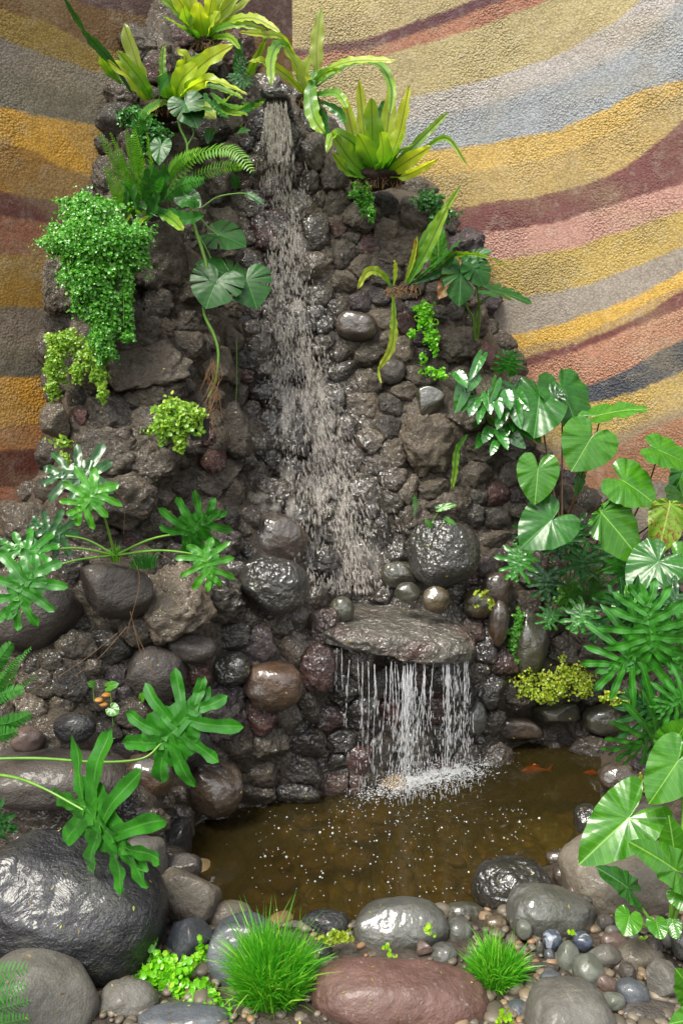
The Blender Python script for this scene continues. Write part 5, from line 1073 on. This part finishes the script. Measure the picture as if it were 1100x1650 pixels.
# ------------------------------------------------------------------ split-leaf philodendrons
def split_plant(label, base, Yb, leaves, name='split_leaf_plant', stalk=.004, group=None):
    t = thing(name, label, 'plant', P(base[0], base[1], Yb), group)
    for k, l in enumerate(leaves):
        A, T, Ya, mt = l[0], l[1], l[2], l[3]; kw = dict(l[4]) if len(l) > 4 else {}; dY = kw.pop('dY', -.02); st = kw.pop('stalk', None)
        a = P(A[0], A[1], Ya); b = P(T[0], T[1], Ya + dY); V, F, uv = split_leaf(a, b, seed=base[0] + 31 * k, **kw); mk('leaf', V, F, M[mt], t, uv=uv)
        if st is not False:
            pts = st or [base, ((base[0] + A[0]) / 2, (base[1] + A[1]) / 2 - 8), A]; Ys = list(np.linspace(Yb, Ya + .006, len(pts)))
            V, F = tube(catmull(path3(pts, Ys), 22), np.linspace(stalk, stalk * .6, 22)); mk('leaf_stalk', V, F, M['stem_g'], t)
    return t
split_plant('split-leaf philodendron spreading from the left rock ledge over mossy tufts', (186, 895), 2.2, [
 ((145,765),(72,762),2.25,'split_d',{'blade':.22,'nl':5,'size':1.35,'hint':(.1,-1,.5)}),((152,790),(112,838),2.1,'split_b',{'blade':.2,'nl':5,'size':1.2,'wide':1.1}),((98,862),(50,838),2.16,'split_d',{'blade':.22,'nl':5,'size':1.4,'hint':(0,-1,.8)}),
 ((62,888),(0,876),2.08,'split',{'blade':.22,'nl':5,'size':1.3,'hint':(0,-1,.9)}),((46,930),(8,1002),1.98,'split',{'blade':.2,'nl':5,'size':1.35,'wide':1.1}),((303,858),(352,822),2.1,'split',{'blade':.2,'nl':5,'size':1.25,'wide':1.15}),((330,895),(345,945),2.06,'split_b',{'blade':.2,'nl':5,'size':1.35,'wide':1.1})])
split_plant('split-leaf philodendron with long stalks reaching in from the left edge, near the pond', (-40, 1235), 1.75, [
 ((262,1196),(338,1115),1.82,'split',{'blade':.2,'nl':5,'size':1.25,'wide':1.05,'stalk':[(-40,1224),(60,1222),(160,1228),(230,1222),(262,1196)]}),
 ((136,1300),(222,1415),1.62,'split',{'blade':.2,'nl':5,'size':1.35,'wide':1.1,'dY':-.1,'stalk':[(-40,1246),(20,1252),(70,1270),(136,1306)]}),
 ((-25,1310),(24,1345),1.6,'split_d',{'blade':.2,'nl':5,'size':1.,'stalk':False})], stalk=.0042)
split_plant('small split-leaf plant on top of the right rocks against the orange wall band', (822, 640), 2.96, [((818,592),(828,565),2.9,'split',{'nl':6,'size':1.2,'wide':1.5}),((832,628),(842,662),2.88,'split_d',{'nl':6,'size':1.4,'wide':1.4}),((884,645),(905,628),2.86,'split_d',{'nl':6,'size':1.3,'wide':1.3})])
split_plant('palm-like pale tuft beside the spout between the yellow ferns', (390, 140), 2.9, [((385,112),(392,92),2.86,'split_d',{'nl':6,'size':1.3,'wide':1.3,'blade':.19}),((384,122),(398,138),2.85,'split_d',{'nl':6,'size':1.2,'wide':1.3,'blade':.19})], stalk=.002)
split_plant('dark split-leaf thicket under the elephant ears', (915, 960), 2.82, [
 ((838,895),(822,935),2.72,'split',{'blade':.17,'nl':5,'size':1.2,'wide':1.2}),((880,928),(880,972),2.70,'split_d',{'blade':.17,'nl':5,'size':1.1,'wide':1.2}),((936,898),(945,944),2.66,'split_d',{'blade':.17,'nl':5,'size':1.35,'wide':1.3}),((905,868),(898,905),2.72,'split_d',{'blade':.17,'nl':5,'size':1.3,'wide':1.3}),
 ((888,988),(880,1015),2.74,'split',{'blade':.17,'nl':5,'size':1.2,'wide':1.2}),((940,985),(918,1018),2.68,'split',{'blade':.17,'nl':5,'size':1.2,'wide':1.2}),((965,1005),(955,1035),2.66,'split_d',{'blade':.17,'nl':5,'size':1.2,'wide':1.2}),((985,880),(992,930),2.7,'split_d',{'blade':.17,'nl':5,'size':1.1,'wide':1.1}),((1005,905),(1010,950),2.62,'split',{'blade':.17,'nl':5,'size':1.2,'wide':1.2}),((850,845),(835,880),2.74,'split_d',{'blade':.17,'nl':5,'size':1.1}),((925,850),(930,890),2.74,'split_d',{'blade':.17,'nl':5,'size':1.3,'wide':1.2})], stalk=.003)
split_plant('biggest split-leaf plant with silvery gloss at the right edge', (1090, 1160), 2.35, [
 ((1052,1045),(962,1090),2.2,'split',{'blade':.135,'nl':7,'size':1.44,'wide':1.1}),((1050,1043),(1040,940),2.18,'split',{'blade':.135,'nl':7,'size':1.06,'wide':1.1,'hint':(-.2,-1,.6)}),((1068,1168),(1002,1226),2.16,'split',{'blade':.135,'nl':7,'size':1.50}),((1066,1165),(1010,1110),2.2,'split_d',{'blade':.135,'nl':7,'size':1.12}),
 ((1098,1010),(1150,1050),2.24,'split',{'blade':.135,'nl':7,'size':1.38}),((1100,1110),(1085,1060),2.2,'split',{'blade':.135,'nl':7,'size':1.38}),((1108,1120),(1060,1150),2.12,'split',{'blade':.135,'nl':7,'size':1.38}),((1030,1000),(975,962),2.3,'split_d',{'blade':.135,'nl':7,'size':1.38}),((1090,960),(1060,1000),2.3,'split_d',{'blade':.135,'nl':7,'size':1.38})], stalk=.0045)
# ------------------------------------------------------------------ elephant ears
def ear_plant(label, base, Yb, leaves, name='elephant_ear', stem='stem_b', sr=.004):
    t = thing(name, label, 'plant', P(base[0], base[1], Yb))
    for k, l in enumerate(leaves):
        A, T, wpx, Ya, mt, sh = l[:6]; kw = dict(l[6]) if len(l) > 6 else {}; dY = kw.pop('dY', -.03); st = kw.pop('stem', None); bs = kw.pop('base', base)
        a = P(A[0], A[1], Ya); b = P(T[0], T[1], Ya + dY); V, F, uv = polar(a, b, wpx * mpp(A[0], A[1], Ya), sh, seed=base[0] + 13 * k, **kw); mk('leaf', V, F, M[mt], t, uv=uv)
        if st is not False:
            pts = st or [bs, ((bs[0] * .4 + A[0] * .6), (bs[1] + A[1]) / 2), A]; Ys = list(np.linspace(Yb, Ya + .012, len(pts)))
            V, F = tube(catmull(path3(pts, Ys), 20), np.linspace(sr, sr * .55, 20)); mk('leaf_stem', V, F, M[stem], t)
    return t
ear_plant('tall elephant ears with brown stems in front of the orange and ochre wall', (905, 855), 2.85, [
 ((868,640),(862,698),92,2.86,'ele_d','round',{'hint':(0,-1,.9),'dY':-.1}),((905,628),(935,690),96,2.9,'ele_d','round',{'hint':(.2,-.8,1),'dY':-.05}),((968,668),(1042,650),56,2.78,'ele','round',{'hint':(0,-.5,1)}),
 ((950,708),(922,758),92,2.66,'ele','heart',{'hint':(.1,-1,.5)}),((866,757),(862,812),68,2.62,'ele','heart',{'hint':(-.1,-1,.35)}),((888,838),(838,880),92,2.6,'ele_d','heart',{'hint':(-.2,-1,.5)}),
 ((1005,776),(1058,808),92,2.58,'ele','heart',{'hint':(0,-.9,.7)}),((968,826),(1036,902),84,2.54,'ele','ovate',{'hint':(.1,-1,.5),'wave':.05,'base':(960,880)}),((1062,726),(1118,748),84,2.6,'ele','heart',{'hint':(0,-.7,1),'base':(1000,870)}),
 ((1078,812),(1062,892),62,2.56,'ele_y','ovate',{'wave':.05,'base':(1000,880)}),((1060,905),(1012,948),88,2.46,'ele_d','heart',{'hint':(-.1,-.8,.9),'base':(1040,960)}),((1045,950),(985,985),58,2.44,'ele','ovate',{'hint':(-.1,-.7,1),'base':(1060,1010)}),
 ((1100,800),(1130,850),70,2.7,'ele','heart',{'base':(1050,900)}),((1095,905),(1140,935),70,2.5,'ele','heart',{'base':(1080,980)}),((935,760),(930,800),24,2.75,'ele_d','ovate',{}),((1010,850),(1000,895),40,2.66,'ele_d','ovate',{}),((1100,760),(1085,800),46,2.75,'ele_d','heart',{'base':(1050,900)})])
for k, pts in enumerate([[(1000,870),(1010,780),(1040,738)],[(905,855),(890,800),(868,760)]]): pass
ear_plant('light green elephant ears in the bottom right corner beside the pebbles', (1078, 1500), 1.66, [
 ((1012,1318),(932,1392),98,1.72,'ele','arrow',{'hint':(-.2,-.9,.7),'stem':[(1078,1500),(1082,1400),(1060,1345),(1012,1318)]}),((1090,1228),(1046,1296),84,1.68,'ele','heart',{'hint':(-.2,-1,.5),'stem':[(1080,1490),(1092,1400),(1100,1300),(1090,1228)]}),
 ((1088,1402),(1022,1356),66,1.6,'ele','arrow',{'hint':(0,-.9,.8)}),((1088,1400),(1082,1322),50,1.64,'ele','ovate',{}),((1010,1430),(966,1396),48,1.66,'ele_d','arrow',{'hint':(0,-.8,1),'stem':[(1070,1510),(1045,1480),(1010,1430)]}),((1013,1478),(1006,1506),44,1.62,'ele','round',{'stem':[(1060,1500),(1035,1490),(1013,1478)],'hint':(0,-.8,1)}),
 ((1057,1488),(1064,1512),32,1.6,'ele','round',{}),((1082,1482),(1088,1512),28,1.62,'ele','ovate',{}),((1098,1440),(1120,1470),50,1.6,'ele','heart',{}),((1085,1195),(1110,1160),60,1.75,'ele','heart',{'stem':False})], stem='stem_g', sr=.005)
ear_plant('pair of broad leaves cut by the right edge at the bottom corner', (1130, 1640), 1.4, [((1118,1600),(1094,1570),60,1.42,'ele','heart',{}),((1120,1640),(1082,1650),46,1.4,'ele','heart',{})], stem='stem_g')
# ------------------------------------------------------------------ monstera vine and friends
CUT = [50, 88]
t = thing('monstera_vine', 'climbing monstera vine with holed leaves left of the waterfall', 'vine', P(345, 650, 2.6))
for A, T, w, Y, hint in (((352,378),(396,392),74,2.72,(0,-.9,.8)),((372,446),(318,418),84,2.66,(0,-.8,.9)),((350,452),(330,494),92,2.6,(0,-1,.6)),((398,452),(414,494),82,2.62,(0,-1,.7)),((300,168),(318,202),60,2.66,(0,-1,.5)),((312,178),(342,172),40,2.66,(0,-.6,1)),((260,235),(255,262),34,2.6,(0,-1,.5)),((300,318),(322,330),40,2.62,(0,-1,.5)),((340,208),(334,228),18,2.7,(0,-1,.5)),((398,312),(424,325),14,2.7,(0,-1,.5)),((382,302),(376,280),16,2.72,(0,-1,.5)),((385,212),(400,208),14,2.75,(0,-1,.5))):
    big_ = w > 50; V, F, uv = polar(P(*A, Y), P(*T, Y - .03), w * mpp(*A, Y), 'heart' if w > 30 else 'ovate', seed=A[0], hint=hint, cuts=CUT if big_ else None, wave=.012 if big_ else .02, na=90); mk('leaf', V, F, M['mon'], t, uv=uv)
for pts, Y, rr_ in (([(285,172),(290,205),(302,235),(298,275),(306,320),(312,360)],2.68,.0045),([(302,235),(312,215),(305,200)],2.68,.003),([(308,345),(318,375),(338,412),(342,440)],2.68,.0035),([(312,360),(335,440),(328,500),(345,540),(352,570),(348,610),(336,640)],2.62,.006),([(328,495),(332,475),(350,455)],2.62,.004),([(335,480),(370,468),(398,454)],2.62,.003),([(325,335),(350,318),(380,312),(398,312)],2.7,.003),([(312,330),(330,360),(352,380)],2.7,.003)):
    V, F = tube(catmull(path3(pts, Y), 26), np.linspace(rr_, rr_ * .7, 26)); mk('stem', V, F, M['stem_g'], t)
mb = MB(); r = np.random.default_rng(44)
for k in range(26):
    x0, y0 = 346 + r.uniform(-6, 6), r.uniform(570, 640); pts = [(x0, y0), (x0 + r.uniform(-16, 8), y0 + 22), (x0 + r.uniform(-26, 10), y0 + r.uniform(40, 75))]
    V, F = tube(catmull(path3(pts, 2.6 + r.uniform(-.03, .02)), 12), .0011, 4); mb.add(V, F)
mb.build('aerial_roots', M['root'], t)
V, F = tube(catmull(path3([(381,548),(382,600),(380,655)], 2.75), 12), .0011, 5); tag(mk('hanging_root', V, F, M['stem_g']), 'single thin green root hanging straight down left of the waterfall', 'root')
t = thing('plant_pot', 'small square black plastic pot on the left rocks', 'pot', P(322, 702, 2.5)); m = mpp(322, 690, 2.5)
bm = bmesh.new(); c = P(322, 692, 2.46); w0, w1, hh = 12 * m, 14 * m, 17 * m
def ring(w, z): return [bm.verts.new((c[0] + sx * w, c[1] + sy * w, c[2] + z)) for sx, sy in ((-1, -1), (1, -1), (1, 1), (-1, 1))]
R1, R2, R3, R4, R5 = ring(w0, -hh), ring(w1, hh * .8), ring(w1 * 1.1, hh * .8), ring(w1 * 1.1, hh), ring(w1 * .95, hh); R6 = ring(w1 * .9, hh * .7)
bm.faces.new(R1[::-1]); bm.faces.new(R6)
for a, b in ((R1, R2), (R2, R3), (R3, R4), (R4, R5), (R5, R6)):
    for i in range(4): bm.faces.new((a[i], a[(i + 1) % 4], b[(i + 1) % 4], b[i]))
bm.normal_update(); V = np.array([v.co[:] for v in bm.verts]); bm.verts.index_update(); F = np.array([[v.index for v in f.verts] for f in bm.faces]); bm.free()
mk('pot_body', V, F, M['pot'], t, smooth=False)
mk('potting_soil', V[-4:] + (0, 0, .001) * 1, np.array([[0, 1, 2, 3]]), M['soil'], t)
t = thing('monstera', 'young monstera with one browning leaf against the khaki wall band', 'plant', P(766, 540, 3.0))
for A, T, w, Y, mt, hint in (((742,440),(740,492),62,2.84,'mon',(0,-1,.4)),((735,440),(706,478),44,2.88,'brownleaf',(-.2,-1,.3)),((765,432),(782,462),52,2.84,'mon',(.1,-1,.6)),((800,470),(860,482),52,2.8,'mon',(0,-.6,1)),((758,418),(790,400),40,2.88,'mon',(0,-.8,.8)),((720,450),(708,432),26,2.88,'brownleaf',(0,-1,.4))):
    V, F, uv = polar(P(*A, Y), P(*T, Y - .02), w * mpp(*A, Y), 'heart', seed=A[0], hint=hint, cuts=[42, 78], wave=.02, na=90); mk('leaf', V, F, M[mt], t, uv=uv)
for pts in ([(766,548),(762,515),(750,490),(742,442)],[(766,545),(766,505),(778,485),(800,470)],[(768,545),(772,500),(765,435)]):
    V, F = tube(catmull(path3(pts, (3.0, 2.86)), 20), np.linspace(.0055, .003, 20)); mk('stem', V, F, M['stem_g'], t)
# glossy heart-leaved plant on the right rocks
t = thing('heart_leaf_plant', 'bushy plant with glossy pointed leaves on the right rocks left of the elephant ears', 'plant', P(800, 690, 2.92)); r = np.random.default_rng(77)
fixed = [((735,600),(752,622),26),((772,580),(756,612),22),((768,604),(754,630),24),((745,625),(735,665),36),((768,640),(756,668),26),((785,640),(790,665),24),((782,668),(762,690),26),((800,640),(806,672),26),((812,660),(800,690),26),((830,660),(838,690),28),((790,690),(778,712),24),((812,690),(806,716),26),((838,685),(862,706),34),((850,690),(872,712),30),((775,700),(768,722),20),((822,700),(846,722),30),((800,712),(790,732),18),((798,620),(790,650),24),((815,630),(822,658),24),((776,655),(770,680),22),((760,640),(744,660),22),((835,640),(850,660),26),((846,668),(866,684),26),((790,705),(800,724),20),((822,668),(828,694),26),((806,700),(818,722),24)]
for k, (A, T, w) in enumerate(fixed):
    Y = 2.86 - .05 * r.random(); A3, T3 = P(A[0], A[1], Y), P(T[0], T[1], Y - .03 - .03 * r.random()); V, F, uv = polar(A3, T3, w * .8 * mpp(*A, Y), 'heart' if k % 2 else 'ovate', seed=k, na=36, nr=6, wave=.012, fold=.25); mk('leaf', V, F, M['pothos'], t, uv=uv)
mb = MB()
for A, T, w in fixed:
    V, F = tube(catmull(path3([(800 + (A[0] - 800) * .2, 690 + (A[1] - 690) * .1), ((800 + A[0]) / 2, (690 + A[1]) / 2 - 4), A], (2.92, 2.85)), 10), .0016, 5); mb.add(V, F)
mb.build('stems', M['stem_g'], t)
def sprig(label, lv, mt='mon', Yb=2.75, stem=None):
    t = thing('seedling', label, 'seedling', P(lv[0][0][0], lv[0][0][1] + 10, Yb))
    for k, (A, T, w) in enumerate(lv):
        V, F, uv = polar(P(*A, Yb), P(*T, Yb - .01), w * mpp(*A, Yb), 'round', seed=k + 3, na=36, nr=6, hint=(0, -.9, .6)); mk('leaf', V, F, M[mt], t, uv=uv)
    for pts in (stem or []):
        V, F = tube(catmull(path3(pts, Yb + .004), 10), .0012, 5); mk('stem', V, F, M['stem_g'], t)
sprig('seedling with two round leaves rooting above the largest round boulder', [((712,818),(734,812),13),((693,846),(685,838),10),((722,838),(736,848),9)], 'ele', 2.72, [[(693,846),(702,830),(712,818)]])
sprig('seedlings with small lobed leaves in the dark hollow at the left', [((176,1106),(190,1102),16),((180,1142),(190,1150),22),((150,1103),(142,1100),12),((228,1125),(232,1118),14)], 'ele', 2.02, [[(183,1170),(181,1150),(178,1106)],[(152,1130),(150,1103)]])
# fallen leaf bits
mb = MB(); r = np.random.default_rng(8)
for px, py in [(160,1128),(172,1120),(168,1135)]:
    V, F = rock(3, (.012, .01, .006), int(px), 'river'); mb.add(V + P(px, py, 2.05), F)
tag(mb.build('dead_leaves', mat_plain('orange_dead_leaf', lin('a8752c'), .6)), 'small orange-brown dead leaves in the dark hollow at the left', 'dead leaves', kind='stuff')
mb = MB()
for pts, Y in (([(170,1000),(215,905),(235,890)],2.2),([(235,880),(300,920),(350,985)],2.15),([(210,985),(230,1060),(250,1085)],2.12),([(120,1090),(160,1060),(205,1010)],2.05),([(95,1090),(140,1060),(190,1020)],2.05),([(215,900),(225,940),(205,1020)],2.15),([(248,1090),(238,1060),(215,1010)],2.12),([(130,770),(195,800),(200,860)],2.3)):
    V, F = tube(catmull(path3(pts, Y), 16), .0008, 4); mb.add(V, F)
tag(mb.build('dry_grass', M['root']), 'thin dry grass stalks hanging over the left boulders', 'dry grass', kind='stuff')

# ------------------------------------------------------------------ litter lying on the stones
bpy.context.view_layer.update(); dg = bpy.context.evaluated_depsgraph_get(); r = np.random.default_rng(99); mb = MB(); cnt = 0; tr = 0
okn = ('lava_rock', 'small_lava', 'mortar', 'boulder', 'stone', 'ground', 'gravel')
while cnt < 900 and tr < 5000:
    tr += 1
    if r.random() < .6: org = (r.uniform(-1., 1.1), .5, r.uniform(.02, 1.9)); dr_ = (0, 1, r.uniform(-.5, -.1))
    else: org = (r.uniform(-1.0, 1.1), r.uniform(1.35, 2.3), 2.); dr_ = (0, .05, -1)
    hit, loc, nor, _i, ob, _m = scene.ray_cast(dg, Vector(org), Vector(dr_).normalized())
    if not hit or not ob.name.startswith(okn) or loc.z < .01: continue
    q, w_ = topx(np.array([loc[:]]))
    if wetness(q, w_)[0] > .8 and w_[0] < 960: continue
    nn = unit(np.array(nor[:]) + .25 * r.normal(size=3)); a = unit(np.cross(nn, r.normal(size=3))); b = np.cross(nn, a); s_ = r.uniform(.0012, .0042); c = np.array(loc[:]) + nn * .0012
    V = np.array([c - a * s_ * 1.5, c - a * s_ * .3 + b * s_ * .6, c + a * s_ * 1.4 + nn * s_ * .4, c - a * s_ * .2 - b * s_ * .6]); mb.add(V, np.array([[0, 1, 2, 3]]), rnd=r.random()); cnt += 1
tag(mb.build('leaf_litter', mat_small('leaf_litter', lin('5d4a2c'), lin('8c8238'), .6, .1, lin('b4b850'))), 'tiny brown and yellow-green leaf crumbs scattered over the stones', 'leaf litter', kind='stuff')
# ------------------------------------------------------------------ camera, sky, sun
cd = bpy.data.cameras.new('camera'); cam = bpy.data.objects.new('camera', cd); scene.collection.objects.link(cam)
cam.location = (0, 0, CAMZ); cam.rotation_euler = (math.radians(90) - PITCH, 0, 0)
cd.sensor_fit = 'VERTICAL'; cd.sensor_height = 36; cd.sensor_width = 24; cd.lens = 36 * FPX / 1650; cd.clip_start = .05; cd.clip_end = 300
scene.camera = cam
w = bpy.data.worlds.new('World'); scene.world = w; w.use_nodes = True; nt = w.node_tree; nt.nodes.clear()
sky = nt.nodes.new('ShaderNodeTexSky'); sky.sky_type = 'NISHITA'; sky.sun_disc = False
SD = np.array([-.36, -.42, .83]); SD /= np.linalg.norm(SD)
sky.sun_elevation = math.asin(SD[2]); sky.sun_rotation = math.atan2(SD[0], SD[1]); sky.air_density = 1.0; sky.dust_density = 3.0; sky.ozone_density = .6
hs = nt.nodes.new('ShaderNodeHueSaturation'); hs.inputs['Saturation'].default_value = .2
bg = nt.nodes.new('ShaderNodeBackground'); bg.inputs[1].default_value = .15; wo = nt.nodes.new('ShaderNodeOutputWorld')
nt.links.new(sky.outputs[0], hs.inputs['Color']); nt.links.new(hs.outputs[0], bg.inputs[0]); nt.links.new(bg.outputs[0], wo.inputs[0])
ld = bpy.data.lights.new('sun', 'SUN'); ld.energy = 2.2; ld.angle = math.radians(24); ld.color = (1, .95, .82)
sun = bpy.data.objects.new('sun', ld); scene.collection.objects.link(sun); sun.location = (-2, -1, 5)
from mathutils import Vector
sun.rotation_euler = Vector(tuple(-SD)).to_track_quat('-Z', 'Y').to_euler()
vs = scene.view_settings; vs.view_transform = 'Standard'; vs.look = 'None'; vs.exposure = 1.05; vs.gamma = 1; vs.use_curve_mapping = False
scene.cycles.max_bounces = 10; scene.cycles.transparent_max_bounces = 24; scene.cycles.use_denoising = True
scene.cycles.caustics_reflective = False; scene.cycles.caustics_refractive = False; scene.cycles.sample_clamp_indirect = 6
